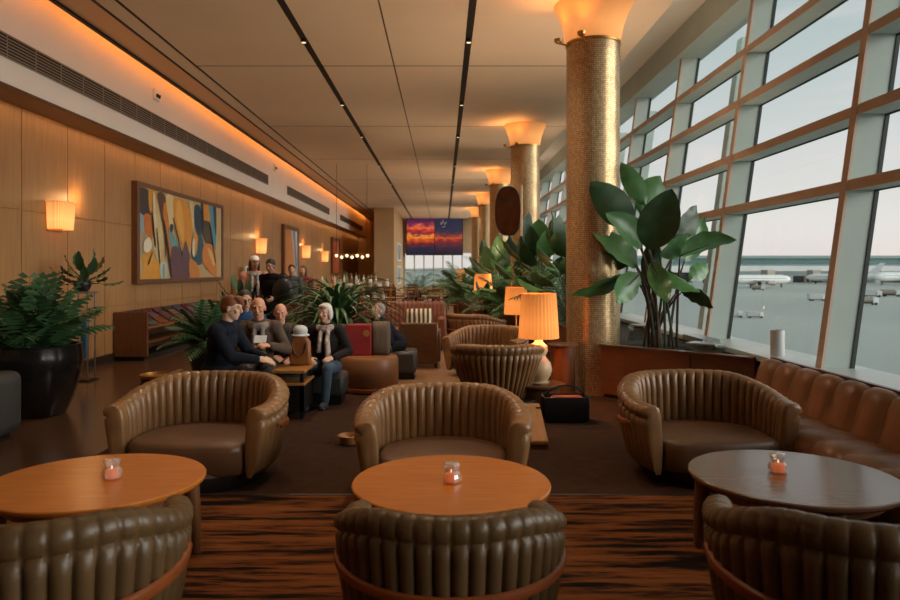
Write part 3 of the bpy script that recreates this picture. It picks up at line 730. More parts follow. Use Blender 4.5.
for i, (c, pts) in enumerate(shapes):
    m_ = pcol(*c)
    if m_ not in mats: mats.append(m_)
    # rounded outline through the points
    n = len(pts); sm = []
    for k in range(n):
        p0, p1, p2, p3 = [Vector(pts[(k + d_) % n]) for d_ in (-1, 0, 1, 2)]
        for t in (0, .33, .66):
            sm.append(.5 * (2 * p1 + (p2 - p0) * t + (2 * p0 - 5 * p1 + 4 * p2 - p3) * t * t + (3 * p1 - p0 - 3 * p2 + p3) * t ** 3))
    vs = [wall_pt(120 + p.x / S, 170 + p.y / S, .0005 * (i + 1)) for p in sm]
    vs = [(v[0], min(max(v[1], y0 + .12), y1 - .12), min(max(v[2], z0 + .08), z1 - .08)) for v in vs]
    # triangulate the outline with a tessellator (shapes may be concave)
    from mathutils.geometry import tessellate_polygon
    tris = tessellate_polygon([[Vector((v[1], v[2], 0)) for v in vs]])
    cv.add(vs, [tuple(t) for t in tris], mats.index(m_))
addp(pa, cv, 'canvas', mats)
def small_painting(label, y0, y1, z0, z1, bg, strips):
    p = empty('painting', label, 'painting', (XW, y0, z0)); framed(p, y0, y1, z0, z1, .22, .09)
    c = MB(); mats = [pcol(*bg)]; c.bb(XW, XW + .085, y0 + .1, y1 - .1, z0 + .07, z1 - .07)
    for i, (cc_, pts) in enumerate(strips):
        mats.append(pcol(*cc_)); c.add([(XW + .09 + .001 * i, y0 + .2 + u * (y1 - y0 - .4), z0 + .1 + v * (z1 - z0 - .2)) for u, v in pts], [tuple(range(len(pts)))], len(mats) - 1)
    addp(p, c, 'canvas', mats)
small_painting('narrow framed painting in orange, white and grey past the second sconce', 25.0, 27.6, .9, 3.25, (206, 130, 60), [((204, 200, 200), [(.45, 1), (.98, 1), (1, .0), (.8, 0), (.7, .5)]), ((120, 124, 140), [(.6, 1), (.75, 1), (.95, .4), (.9, 0), (.82, .3)])])
small_painting('farthest framed painting in red and rust', 36, 38.6, 1.3, 3.3, (190, 84, 48), [((200, 110, 70), [(.5, 1), (.9, 1), (.8, .3), (.6, 0)])])
# framed notices on the pier side and on the wall
def notice(label, loc, w, h, nrm, c1, c2):
    o = empty('framed_picture', label, 'picture', loc, 0, 'small framed pictures')
    if nrm == 'x':
        MB().bb(0, .03, 0, w, 0, h).build('frame', M['white'], o, smooth=False); MB().bb(.03, .034, w * .1, w * .9, h * .08, h * .92).build('print', mat('print', srgb(*c1), .5, noise=.6, scale=2, col2=srgb(*c2)), o, smooth=False)
notice('upper small blue and white framed picture on the pier side', (-2.73, 41.5, 2.15), 3.6, 1.1, 'x', (170, 180, 190), (60, 80, 110))
notice('lower small blue and white framed picture on the pier side', (-2.73, 41.5, .75), 3.6, 1.1, 'x', (180, 180, 180), (70, 100, 130))
# little cabinet with a photo on the wall below second sconce
lc = empty('wall_cabinet', 'pale wooden cabinet against the left wall below the second sconce', 'cabinet', (XW + .01, 19.1, 0))
MB().bb(0, .42, 0, 2.2, .05, 1.3).build('carcass', M['oak'], lc, bevel=.01)
MB().bb(0, .46, -.03, 2.23, 1.3, 1.35).build('top', M['beige'], lc, smooth=False)
for q in (0.03, 1.11): 
    dd = MB().bb(.42, .44, q, q + 1.06, .1, 1.26).build('door', M['beige'], lc, smooth=False); MB().ball((.455, q + .9, .7), .02, 8).build('knob', M['brass'], dd)
ph = empty('desk_photo', 'small white framed photo on the pale wall cabinet', 'photo frame', (XW + .2, 19.7, 1.35)); MB().bb(0, .03, 0, .5, 0, .36).build('frame', M['white'], ph, smooth=False); MB().bb(.03, .034, .08, .42, .14, .32).build('print', M['black'], ph, smooth=False)

# ------------------------------------------------------------------ video wall at the far end
def sunset(name, stops):
    m = bpy.data.materials.new(name); m.use_nodes = True
    nt = m.node_tree; N = nt.nodes; L = nt.links; p = N['Principled BSDF']; p.inputs['Base Color'].default_value = (.01, .01, .015, 1); p.inputs['Roughness'].default_value = .3
    tc = N.new('ShaderNodeTexCoord'); sp = N.new('ShaderNodeSeparateXYZ'); L.new(tc.outputs['Generated'], sp.inputs[0])
    mp = N.new('ShaderNodeMapping'); mp.inputs['Scale'].default_value = (2.2, 1, 7); L.new(tc.outputs['Generated'], mp.inputs[0])
    nz = N.new('ShaderNodeTexNoise'); nz.inputs['Scale'].default_value = 1.6; nz.inputs['Detail'].default_value = 7; nz.inputs['Roughness'].default_value = .65; L.new(mp.outputs[0], nz.inputs['Vector'])
    ma = N.new('ShaderNodeMath'); ma.operation = 'MULTIPLY_ADD'; ma.inputs[1].default_value = .5; ma.inputs[2].default_value = -.25; L.new(nz.outputs[0], ma.inputs[0])
    ad = N.new('ShaderNodeMath'); L.new(ma.outputs[0], ad.inputs[0]); L.new(sp.outputs['Z'], ad.inputs[1])
    r = N.new('ShaderNodeValToRGB'); r.color_ramp.elements[0].position = stops[0][0]; r.color_ramp.elements[0].color = srgb(*stops[0][1]); r.color_ramp.elements[1].position = stops[-1][0]; r.color_ramp.elements[1].color = srgb(*stops[-1][1])
    for ps, c in stops[1:-1]: x = r.color_ramp.elements.new(ps); x.color = srgb(*c)
    L.new(ad.outputs[0], r.inputs[0]); L.new(r.outputs[0], p.inputs['Emission Color']); p.inputs['Emission Strength'].default_value = .9
    return m
vw = empty('video_wall', 'large video wall of sunset skies hanging above the far window', 'screen', (-2.45, YF - .3, 2.65))
MB().bb(-.05, 3.8, .04, .25, -.05, 2.5).build('housing', M['screen_bezel'], vw, smooth=False)
sa = sunset('sunset_pink', [(.0, (16, 22, 44)), (.2, (40, 40, 60)), (.3, (110, 30, 36)), (.42, (226, 96, 30)), (.5, (252, 150, 60)), (.57, (120, 34, 50)), (.66, (190, 50, 50)), (.74, (240, 110, 60)), (.84, (120, 36, 70)), (.96, (60, 34, 70))])
sb_ = sunset('sunset_slate', [(.0, (16, 18, 34)), (.25, (70, 40, 56)), (.36, (130, 36, 40)), (.46, (216, 90, 40)), (.52, (120, 54, 54)), (.62, (44, 46, 66)), (.95, (36, 42, 66))])
for (x0, x1, mt) in ((.0, 1.86, sa), (1.9, 3.75, sb_)): MB().bb(x0, x1, .0, .045, .0, 2.45).build('screen_panel', mt, vw, smooth=False)
MB().bb(-.02, 3.78, -.004, .0, 1.2, 1.215).build('panel_joint', M['screen_bezel'], vw, smooth=False)
em = MB()
for (x, z, w, h) in ((2.3, 2.0, .06, .2), (2.42, 2.08, .05, .26), (2.54, 1.98, .05, .2), (2.64, 2.06, .04, .16), (2.4, 1.85, .22, .035)): em.bb(x, x + w, -.006, -.001, z, z + h)
em.build('white_emblem', M['white'], vw, smooth=False)
# ------------------------------------------------------------------ plants
def blade(mb, P0, P1, W, arch=.1, side=None, fold=.25, n=12, mi=0, wmax=.45):
    P0 = Vector(P0); P1 = Vector(P1); d = P1 - P0; L_ = d.length; t = d.normalized()
    s = Vector(side) if side is not None else t.cross(Vector((0, 0, 1)))
    s = (s - t * s.dot(t)).normalized(); up = s.cross(t).normalized()
    if up.z < 0 and side is None: up = -up
    vs = []; fs = []
    for i in range(n + 1):
        u = i / n
        c = P0 + d * u + up * (arch * L_ * 4 * u * (1 - u) * .5) + Vector((0, 0, -arch * L_ * .6 * u * u * u))
        w = W / 2 * (math.sin(PI * min(1, u ** (math.log(.5) / math.log(wmax)))) ** .75) + .002
        for k, q in ((-1, 1), (-.5, .45), (0, 0), (.5, .45), (1, 1)):
            vs.append(c + s * w * k + up * w * fold * q + up * .012 * math.sin(u * 23 + k * 3) * abs(k))
    for i in range(n):
        for j in range(4): fs.append((i * 5 + j, i * 5 + j + 1, (i + 1) * 5 + j + 1, (i + 1) * 5 + j))
    return mb.add(vs, fs, mi)
def curve3(a, b, c, n=8):
    a, b, c = Vector(a), Vector(b), Vector(c)
    return [a * (1 - t) ** 2 + b * 2 * t * (1 - t) + c * t * t for t in np.linspace(0, 1, n)]

bp = empty('banana_leaf_plant', 'tallest broad-leaved banana-like plant in the planter, in front of the window', 'plant', (2.72, 8.8, PH - .03))
bx, by, bz = bp.location
LV = [((632, 228), (590, 177), .40, -.1), ((645, 205), (621, 160), .26, .1), ((640, 214), (660, 172), .34, .25), ((648, 250), (672, 186), .46, -.25), ((642, 248), (605, 208), .32, -.2), ((638, 268), (592, 228), .36, .05),
      ((634, 262), (573, 250), .26, .2), ((632, 272), (571, 290), .26, -.15), ((680, 256), (737, 235), .30, -.15), ((676, 252), (696, 200), .30, .15), ((684, 262), (704, 214), .28, .3), ((668, 270), (700, 290), .36, -.3),
      ((682, 292), (713, 306), .22, -.2), ((640, 274), (617, 300), .30, -.3), ((652, 262), (668, 300), .24, -.35), ((655, 240), (648, 290), .24, .2), ((690, 280), (708, 262), .22, .25), ((660, 256), (690, 232), .3, .05)]
random.seed(3)
for i, (p0, p1, w, dy) in enumerate(LV):
    a = at(p0[0], p0[1], by + dy * .6) - bp.location; b = at(p1[0], p1[1], by + dy * 1.6) - bp.location
    m = MB(); d = (b - a); sd = Vector((random.uniform(.7, 1), random.uniform(-.5, .5), random.uniform(-.2, .2))) if abs(d.normalized().z) > .45 else Vector((-d.z * .9, random.uniform(-.9, -.5), .8))
    blade(m, a, b, w * 1.05, arch=random.uniform(.06, .16), side=sd, fold=random.choice([.2, .35, -.15]), n=14)
    lf = m.build('leaf', M['leaf'] if i % 3 else M['leaf_dark'], bp, angle=80)
    s0 = Vector((random.uniform(-.24, .24), random.uniform(-.16, .16), 0))
    st = MB(); st.tube(curve3(s0, Vector((s0.x * .8 + a.x * .25, s0.y, a.z * .65)), a, 8) + [a + (b - a) * .5 + Vector((0, 0, .01))], [.017] * 5 + [.014, .012, .01, .004], 7)
    st.build('leaf_stalk', M['stalk'] if i % 2 else M['stem_brown'], bp)

def broad_plant(label, x, y, z, n, H, Ll, W, seed, mats=('leaf', 'leaf_dark'), group='leafy plants in the planter', spread=.5, name='banana_leaf_plant'):
    o = empty(name, label, 'plant', (x, y, z), 0, group); rnd = random.Random(seed)
    for i in range(n):
        az = i * 2.4 + rnd.uniform(-.3, .3); k = (i + .5) / n
        h = H * (.45 + .55 * (1 - k)) ; r = spread * (.15 + .6 * k)
        a = Vector((math.cos(az) * r, math.sin(az) * r, h - Ll * .45)); el = 1.35 - 1.2 * k + rnd.uniform(-.2, .2)
        b = a + Vector((math.cos(az) * math.cos(el), math.sin(az) * math.cos(el), math.sin(el))) * Ll * rnd.uniform(.8, 1.1)
        m = MB(); blade(m, a, b, W * rnd.uniform(.8, 1.1), arch=.15, fold=rnd.uniform(.1, .35), n=10, side=Vector((-math.sin(az), math.cos(az), rnd.uniform(-.3, .3))))
        m.build('leaf', M[mats[i % len(mats)]], o, angle=80)
        s0 = Vector((math.cos(az) * .06, math.sin(az) * .06, 0))
        MB().tube(curve3(s0, (a.x * .4, a.y * .4, a.z * .7), a, 6), [.014, .013, .012, .011, .009, .007], 6).build('leaf_stalk', M['stalk'], o)
    return o
def frond(mb, base, az, el, L_, droop, leaf, nl=16, lw=.03, mi=0, rad=.008):
    p = Vector(base); pts = []; n = 14; e = el
    for i in range(n + 1):
        pts.append(p.copy()); p = p + Vector((math.cos(az) * math.cos(e), math.sin(az) * math.cos(e), math.sin(e))) * L_ / n; e -= droop / n * (.4 + 1.2 * i / n)
    mb.tube(pts, [rad * (1 - .8 * i / n) for i in range(n + 1)], 5, mi)
    sd = Vector((-math.sin(az), math.cos(az), 0))
    for i in range(nl):
        u = .2 + .8 * i / (nl - 1); f = u * n; k = min(int(f), n - 1); q = pts[k].lerp(pts[k + 1], f - k); t = (pts[k + 1] - pts[k]).normalized()
        l = leaf * math.sin(PI * (.12 + .8 * u)) ** .6
        for s in (-1, 1):
            d = (sd * s * .85 + t * .6 + Vector((0, 0, -.25))).normalized(); w = t * lw
            b = q + d * l + Vector((0, 0, -l * .12)); c = q + d * l * .5
            mb.add([q, c + w * .5, b, c - w * .5], [(0, 1, 2, 3)], mi)
def palm(label, x, y, z, n, L_, seed, leafm='leaf_palm', leaf=.3, el=(1.35, .5), droop=(1.0, 1.7), name='palm', group='palms in the planter', nl=16, lw=.035, stem=0., cat='plant'):
    o = empty(name, label, cat, (x, y, z), 0, group); rnd = random.Random(seed)
    if stem: MB().tube([(0, 0, 0), (.02, 0, stem * .5), (0, 0, stem)], [.035, .03, .025], 8).build('stem', M['stem_brown'], o)
    for i in range(n):
        k = i / max(1, n - 1); m = MB()
        frond(m, (rnd.uniform(-.04, .04), rnd.uniform(-.04, .04), stem), i * 2.4 + rnd.uniform(-.2, .2), el[0] + (el[1] - el[0]) * k, L_ * rnd.uniform(.8, 1.1), droop[0] + (droop[1] - droop[0]) * k, leaf, nl, lw)
        m.build('frond', M[leafm], o, smooth=False)
    return o
def pot(label, x, y, z, r, h, m='black_gloss', group=None, name='plant_pot'):
    o = empty(name, label, 'pot', (x, y, z), 0, group)
    MB().lathe([(r * .55, 0), (r * .62, .01), (r * .8, h * .25), (r * .97, h * .6), (r, h * .85), (r * .96, h * .97), (r * .97, h), (r * .88, h), (r * .86, h * .9)], 40, cap=False).build('body', M[m], o)
    MB().lathe([(r * .87, h * .9), (.001, h * .92)], 30, cap=False).build('soil', M['soil'], o)
    MB().lathe([(.001, .002), (r * .56, .002)], 30, cap=False).build('bottom', M[m], o)
    return o
# second group in the planter behind the lamp
broad_plant('broad-leaved plant in the planter behind the nearest lamp, left of the first column', 2.2, 11.9, PH - .03, 26, 1.75, .62, .32, 11, spread=.75)
palm('feathery palm in the planter behind the nearest lamp', 2.2, 12.9, PH - .03, 18, 1.35, 5, leaf=.38, el=(1.45, .8))
broad_plant('broad-leaved plant beside the oval sign, behind the second lamp', 2.05, 15.0, PH - .03, 34, 1.9, .85, .42, 12, spread=.8)
palm('arching palm in the planter above the second lamp', 2.25, 17.8, PH - .03, 13, 1.5, 8, leaf=.4)
broad_plant('tall broad-leaved plant in the planter above the third lamp', 2.15, 21.6, PH - .03, 20, 1.9, .9, .34, 14, spread=1.0)
palm('palm in the planter right of the farthest lamp', 2.3, 23, PH - .03, 13, 1.7, 9, leaf=.45)
palm('distant palm in the planter, second from the far end', 2.2, 28, PH - .03, 13, 2.0, 10, leaf=.5)
palm('distant palm nearest the far end of the planter', 2.2, 34, PH - .03, 12, 2.2, 15, leaf=.5)
broad_plant('small bushy plant on the floor under the third lamp', .98, 16.6, 0.5, 16, .75, .35, .16, 21, spread=.5, mats=('leaf_fern', 'leaf_dark'), group='bushy plants by the lamps', name='bushy_plant')
pot('ribbed brown pot under the bushy plant by the third lamp', .98, 16.6, 0, .3, .56, 'walnut_v')
palm('arching potted palm on the floor between the second and third lamps', 1.62, 16.0, .5, 22, 1.25, 71, leaf=.36, el=(1.5, .5), group='potted palms near the lamps', nl=18, lw=.045)
pot('brown pot of the arching palm between the second and third lamps', 1.62, 16.0, 0, .28, .56, 'walnut_v')
palm('full potted palm on the floor left of the third lamp', .72, 20.6, .6, 22, 1.45, 72, leaf=.4, el=(1.5, .5), group='potted palms near the lamps', nl=18, lw=.05)
pot('brown pot of the full palm left of the third lamp', .72, 20.6, 0, .3, .66, 'walnut_v')
broad_plant('broad-leaved potted plant on the floor behind the third lamp', 1.45, 18.9, .6, 22, 1.7, .9, .4, 73, spread=.8, group='potted palms near the lamps')
pot('brown pot of the broad-leaved plant behind the third lamp', 1.45, 18.9, 0, .3, .66, 'walnut_v')
palm('potted palm standing before the far window, right of the walkway', .35, 33, .4, 12, 1.6, 17, leaf=.4, group='potted palms at the far end')
pot('dark pot under the palm right of the walkway at the far end', .35, 33, 0, .35, .45)
palm('potted palm before the far window, left of the walkway', -1.3, 38, .4, 12, 1.5, 18, leaf=.4, group='potted palms at the far end')
pot('dark pot under the palm left of the walkway at the far end', -1.3, 38, 0, .35, .45)
palm('potted palm by the far window beside the columns', .7, 43, .4, 12, 1.8, 19, leaf=.45, group='potted palms at the far end')
pot('dark pot under the palm beside the far columns', .7, 43, 0, .35, .45)

# left dark palm in the black pot
pot('large black glazed pot by the left edge', -4.5, 7.75, 0, .47, .78, name='black_pot')
pp_ = palm('dark bushy palm in the large black pot at the left edge', -4.5, 7.75, .68, 34, .84, 31, 'leaf_dark', leaf=.27, el=(1.55, .55), droop=(.4, .9), group=None, nl=10, lw=.075, name='potted_palm')
# glass stand with plant
gs = empty('glass_plant_stand', 'tall slim steel and glass stand beside the wood wall, holding a plant', 'plant stand', (-5.2, 10.1, 0))
for q in ((-.12, -.1), (.12, -.1), (-.12, .12), (.12, .12)): MB().tube([(q[0], q[1], 0), (q[0], q[1], 1.28)], .012, 8).build('post', M['steel'], gs)
MB().bb(-.16, .16, -.14, .16, 1.26, 1.29).build('top_shelf', M['steel'], gs, smooth=False)
MB().bb(-.14, .14, -.12, .14, .3, .32).build('low_shelf', M['clear'], gs, smooth=False)
MB().bb(-.16, .16, -.14, .16, 0, .03).build('foot_plate', M['black'], gs, smooth=False)
gv = empty('blue_vase', 'tall blue glass cylinder vase inside the slim plant stand', 'vase', (-5.17, 10.1, .32)); MB().lathe([(.05, 0), (.055, .02), (.055, .62), (.048, .62), (.045, .05), (.001, .04)], 24).build('body', mat('blue_glass', srgb(30, 96, 130), .15, coat=.5), gv)
pot('small black pot on top of the slim plant stand', -5.2, 10.1, 1.29, .12, .14, 'black')
broad_plant('small dark rosette plant on the slim stand by the wood wall', -5.17, 10.1, 1.40, 18, .34, .36, .13, 33, mats=('leaf_dark',), group=None, spread=.28, name='rosette_plant')
bi = palm('dark spiky plant left of the standing people, before the painting', -3.3, 9.9, .55, 30, .68, 37, 'leaf_dark', leaf=.22, el=(1.5, .2), droop=(.5, 1.2), group=None, nl=12, lw=.05, name='spiky_plant')
pot('black pot of the spiky plant before the painting', -3.3, 9.9, 0, .28, .6, 'black')
broad_plant('dark upright leafy plant behind the seated group, by the patterned-scarf woman', -3.3, 11.4, .5, 16, .95, .4, .12, 41, mats=('leaf_dark',), group=None, spread=.25, name='leafy_plant')
pot('black pot behind the seated group', -3.3, 11.4, 0, .25, .55, 'black')
# fern
pot('dark planter pot of the big arching fern', -1.58, 10.4, 0, .42, .62, 'black')
def fern(label, x, y, z, n, L_, seed):
    o = empty('fern', label, 'plant', (x, y, z)); rnd = random.Random(seed)
    for i in range(n):
        az = i * 2.4 + rnd.uniform(-.2, .2); k = i / n; el = 1.5 - 1.25 * k; m = MB(); p = Vector((rnd.uniform(-.1, .1), rnd.uniform(-.1, .1), 0)); e = el; l = L_ * rnd.uniform(.8, 1.15); pts = []
        for j in range(11):
            pts.append(p.copy()); p = p + Vector((math.cos(az) * math.cos(e), math.sin(az) * math.cos(e), math.sin(e))) * l / 10; e -= (.10 + .22 * j / 10)
        s = Vector((-math.sin(az), math.cos(az), 0)); vs = []; fs = []
        for j, q in enumerate(pts):
            w = .032 * math.sin(PI * min(1, .12 + j / 11.5)) + .002
            vs += [q - s * w + Vector((0, 0, .01)), q, q + s * w + Vector((0, 0, .01))]
        for j in range(10):
            for c in (0, 1): fs.append((j * 3 + c, j * 3 + c + 1, j * 3 + c + 4, j * 3 + c + 3))
        m.add(vs, fs); m.build('frond', M['leaf_fern'] if i % 3 else M['leaf_dark'], o, angle=80)
fern('big arching fern behind the red tote and the round drum seat', -1.58, 10.4, .72, 170, 1.1, 51)

# oval sign on a post
os_ = empty('oval_sign', 'dark oval glass sign with pale edge on a post among the palms', 'sign', (1.36, 14.6, 0), -.35)
def ell(w, h, n=40): return [(w * math.copysign(abs(math.cos(2 * PI * i / n)) ** .8, math.cos(2 * PI * i / n)), h * math.copysign(abs(math.sin(2 * PI * i / n)) ** .8, math.sin(2 * PI * i / n))) for i in range(n)]
MB().prism([(x, z + 2.83) for x, z in ell(.255, .5)], -.03, .03, ax='y').build('panel', mat('mirror_warm_tint', srgb(112, 70, 44), .12, metal=.7, noise=.6, scale=4), os_)  # warm reflections in the dark panel are put into its brown colour
e_ = MB(); e1 = ell(.255, .5, 40); 
for (ya, yb) in ((-.045, .045),):
    o1 = [(x * 1.07, z * 1.035 + 2.83) for x, z in e1]; i1 = [(x, z + 2.83) for x, z in e1]; n = 40
    vs = [(x, y, z) for y in (ya, yb) for ring in (o1, i1) for x, z in ring]
    fs = []
    for k in range(n):
        q = (k + 1) % n
        fs += [(k, q, n + q, n + k), (2 * n + k, 3 * n + k, 3 * n + q, 2 * n + q), (k, 2 * n + k, 2 * n + q, q), (n + k, n + q, 3 * n + q, 3 * n + k)]
    e_.add(vs, fs)
e_.build('rim', M['black'], os_)
MB().bb(.262, .3, -.04, .04, 2.3, 3.36).build('side_post', M['ceramic'], os_, smooth=False)
MB().bb(.265, .297, -.03, .03, 0, 2.3).build('post', M['black'], os_, smooth=False)
MB().lathe([(.2, 0), (.2, .02), (.03, .03)], 24, (.28, 0, 0)).build('foot', M['black'], os_)

# ------------------------------------------------------------------ middle distance furniture
sf = empty('ribbed_sofa', 'long reddish brown ribbed sofa in the middle distance left of the walkway', 'sofa', (-.92, 14.2, 0))
def ribbed_box(x0, x1, y0, y1, z0, z1, nr, amp=.02):
    per = 6; n = nr * per; vs = []; fs = []
    for i in range(n + 1):
        x = x0 + (x1 - x0) * i / n; b = (abs(math.sin(PI * (i % per) / per)) ** .6 - .5) * amp
        for (y, z) in ((y0 - b, z0), (y0 - b, z1 - .06), (y0 + .04, z1 + b), (y1 - .04, z1 + b), (y1 + b, z1 - .06), (y1 + b, z0)): vs.append((x, y, z))
    for i in range(n):
        for j in range(6): fs.append((i * 6 + j, i * 6 + (j + 1) % 6, (i + 1) * 6 + (j + 1) % 6, (i + 1) * 6 + j))
    fs.append(tuple(range(6))); fs.append(tuple(n * 6 + j for j in range(6)))
    return MB().add(vs, fs)
M['rust_leather'] = mat('rust_leather', srgb(128, 72, 46), .5, noise=.25, scale=5)
ribbed_box(-.95, .95, .25, .5, .12, .94, 22).build('backrest', M['rust_leather'], sf, angle=75)
MB().bb(-.85, .85, -.4, .3, .14, .44).build('seat', M['rust_leather'], sf, bevel=.05)
for q in (-1, 1): MB().bb(q * .9 - .09, q * .9 + .09, -.42, .45, .12, .66).build('arm', M['rust_leather'], sf, bevel=.05)
MB().bb(-.9, .9, -.36, .42, 0, .13).build('plinth', M['dark_base'], sf, smooth=False)
cb = empty('club_chair', 'boxy tan wood-backed club chair seen from behind, with a striped cushion', 'armchair', (-.4, 11.7, 0))
MB().bb(-.32, .32, -.36, -.28, .08, .74).build('back_panel', M['walnut'], cb, bevel=.02)
MB().bb(-.32, .32, -.28, .35, .15, .42).build('seat', M['rust_leather'], cb, bevel=.04)
for q in (-1, 1): MB().bb(q * .31 - .05, q * .31 + .05, -.28, .35, .1, .6).build('arm', M['walnut'], cb, bevel=.02)
for q in (-1, 1):
    for y in (-.3, .3): MB().bb(q * .28 - .02, q * .28 + .02, y - .02, y + .02, 0, .12).build('leg', M['black'], cb, smooth=False)
def stripes():
    m = bpy.data.materials.new('striped_cloth'); m.use_nodes = True; nt = m.node_tree; N = nt.nodes; L = nt.links; p = N['Principled BSDF']; p.inputs['Roughness'].default_value = .9
    tc = N.new('ShaderNodeTexCoord'); w = N.new('ShaderNodeTexWave'); w.inputs['Scale'].default_value = 4.2; w.inputs['Distortion'].default_value = 1.2; L.new(tc.outputs['Object'], w.inputs[0])
    r = N.new('ShaderNodeValToRGB'); r.color_ramp.interpolation = 'CONSTANT'; r.color_ramp.elements[0].color = srgb(82, 62, 44); r.color_ramp.elements[1].position = .55; r.color_ramp.elements[1].color = srgb(222, 206, 176)
    L.new(w.outputs[0], r.inputs[0]); L.new(r.outputs[0], p.inputs['Base Color']); return m
M['stripe'] = stripes()
def cushion(label, loc, w, h, t, m, tilt, rz=0):
    b = MB(); n = 12; vs = []; fs = []
    for s in (-1, 1):
        for i in range(n + 1):
            for j in range(n + 1):
                u, v = i / n * 2 - 1, j / n * 2 - 1; k = (1 - u ** 4) * (1 - v ** 4)
                vs.append((u * w / 2 * (1 - .06 * v * v), s * t / 2 * k ** .5, (v + 1) * h / 2))
    q = (n + 1) ** 2
    for s in (0, 1):
        for i in range(n):
            for j in range(n):
                a = s * q + i * (n + 1) + j; fs.append((a, a + 1, a + n + 2, a + n + 1))
    b.add(vs, fs)
    o = b.build('cushion', m, None, angle=80); o.location = loc; o.rotation_euler = (tilt, 0, rz); tag(o, label, 'cushion'); return o
cushion('brown cushion with cream stripes standing on the boxy club chair', (-.4, 11.62, .44), .46, .52, .16, M['stripe'], -.12)
M['greybrown'] = mat('grey_brown_cloth', srgb(120, 104, 86), .9, noise=.45, scale=8, stretch=(8, 1, .6))
# drum seat with red tote and cushion
ds = empty('drum_stool', 'round tan leather drum seat with wooden foot ring beside the white-haired woman', 'stool', (-.98, 9.35, 0))
MB().lathe([(.36, .07), (.385, .1), (.385, .42), (.36, .455), (.3, .465), (.001, .47)], 48).build('seat', M['cognac'], ds)
MB().lathe([(.36, 0), (.4, .02), (.4, .06), (.36, .075)], 48).build('foot_ring', M['rail_wood'], ds)
rtote = empty('red_tote', 'red upright tote with dark sides and a tan patch on the round drum seat', 'bag', (-1.12, 9.3, .465), .1)
MB().bb(-.17, .17, -.07, .07, 0, .42).build('body', mat('red_cloth', srgb(150, 32, 30), .7, noise=.2, scale=6), rtote, bevel=.02)
MB().bb(-.24, -.165, -.08, .08, 0, .42).build('side_gusset', M['black'], rtote, bevel=.02)
MB().tube([(.1, -.079, .3), (.1, -.068, .3)], .048, 6).build('tan_patch', M['gold_wood'], rtote)
cushion('grey brown cushion propped beside the red tote on the drum seat', (-.83, 9.32, .468), .26, .45, .16, M['greybrown'], -.06)
# low table of the group
lt = empty('low_table', 'low dark square table with wooden top between the bald man and the white-haired woman', 'table', (-1.68, 7.75, 0))
MB().bb(-.24, .2, -.25, .3, .49, .525).build('tabletop', M['gold_wood'], lt, bevel=.006)
MB().bb(-.22, .18, -.23, .28, .08, .36).build('cabinet', M['black'], lt, smooth=False)
MB().bb(-.24, .2, -.27, .3, .36, .39).build('shelf', M['gold_wood'], lt, bevel=.006)
for q in (-.2, .16):
    for y in (-.21, .26): MB().bb(q - .02, q + .02, y - .02, y + .02, 0, .49).build('leg', M['black'], lt, smooth=False)
hb_ = empty('tan_handbag', 'tan brown handbag with a strap standing on the low dark table', 'bag', (-1.62, 7.95, .525))
MB().prism([(-.12, 0), (.12, 0), (.11, .26), (.06, .33), (-.06, .33), (-.11, .26)], -.06, .06, ax='y').build('body', mat('tan_leather', srgb(150, 92, 44), .5, noise=.3, scale=6), hb_, bevel=.02)
MB().tube([(-.08, 0, .22)] + [(-.08 * math.cos(t), -.065, .26 - .16 * math.sin(t)) for t in np.linspace(.1, PI - .1, 10)] + [(.08, 0, .24)], .009, 7).build('strap', M['walnut_v'], hb_)
wb = MB(); wb.ball((0, 0, .06), (.085, .085, .065), 16); wb.lathe([(.1, 0), (.105, .012), (.09, .022)], 24)
o = wb.build('white_hat', M['offwhite'], None); o.location = (-1.6, 7.95, .905); 
o.location = (-1.62, 7.95, .852); tag(o, 'small grey white knitted hat resting on top of the tan handbag', 'hat')
# dark bench seats for the group
def bench(label, x, y, w, d, h, rz=0, back=False):
    o = empty('lounge_bench', label, 'bench', (x, y, 0), rz, 'dark lounge benches of the seated group')
    MB().bb(-w / 2, w / 2, -d / 2, d / 2, .1, h).build('seat', M['dark_leather'], o, bevel=.05)
    MB().bb(-w / 2 + .04, w / 2 - .04, -d / 2 + .04, d / 2 - .04, 0, .11).build('plinth', M['black'], o, smooth=False)
    if back: MB().bb(-w / 2, w / 2, d / 2 - .08, d / 2, h - .1, h + .32).build('backrest', M['walnut_v'], o, bevel=.03)
    return o
bench('dark bench under the man in the navy suit', -2.42, 7.15, .6, .7, .45)
bench('long dark bench under the men facing the viewer', -2.1, 8.15, 1.1, .6, .43)
bench('dark stool bench under the white-haired woman', -1.38, 8.5, .42, .45, .36)
bench('dark bench under the leaning person in the navy jacket', -.66, 10.4, .55, .55, .42)
wa = empty('wooden_armrest_chair', 'brown wood-sided chair back beside the man in the navy suit', 'chair', (-2.7, 7.35, 0), 0, None, .72)
MB().bb(-.2, .16, -.28, -.2, .1, .68).build('side_panel', M['walnut_v'], wa, bevel=.02); MB().bb(-.2, .16, .2, .28, .1, .68).build('side_panel', M['walnut_v'], wa, bevel=.02)
MB().bb(-.22, -.14, -.28, .28, .1, .74).build('backrest', M['walnut_v'], wa, bevel=.02); MB().bb(-.14, .14, -.2, .2, .2, .42).build('seat', M['rust_leather'], wa, bevel=.03)
MB().bb(-.18, .14, -.26, .26, 0, .12).build('plinth', M['black'], wa, smooth=False)

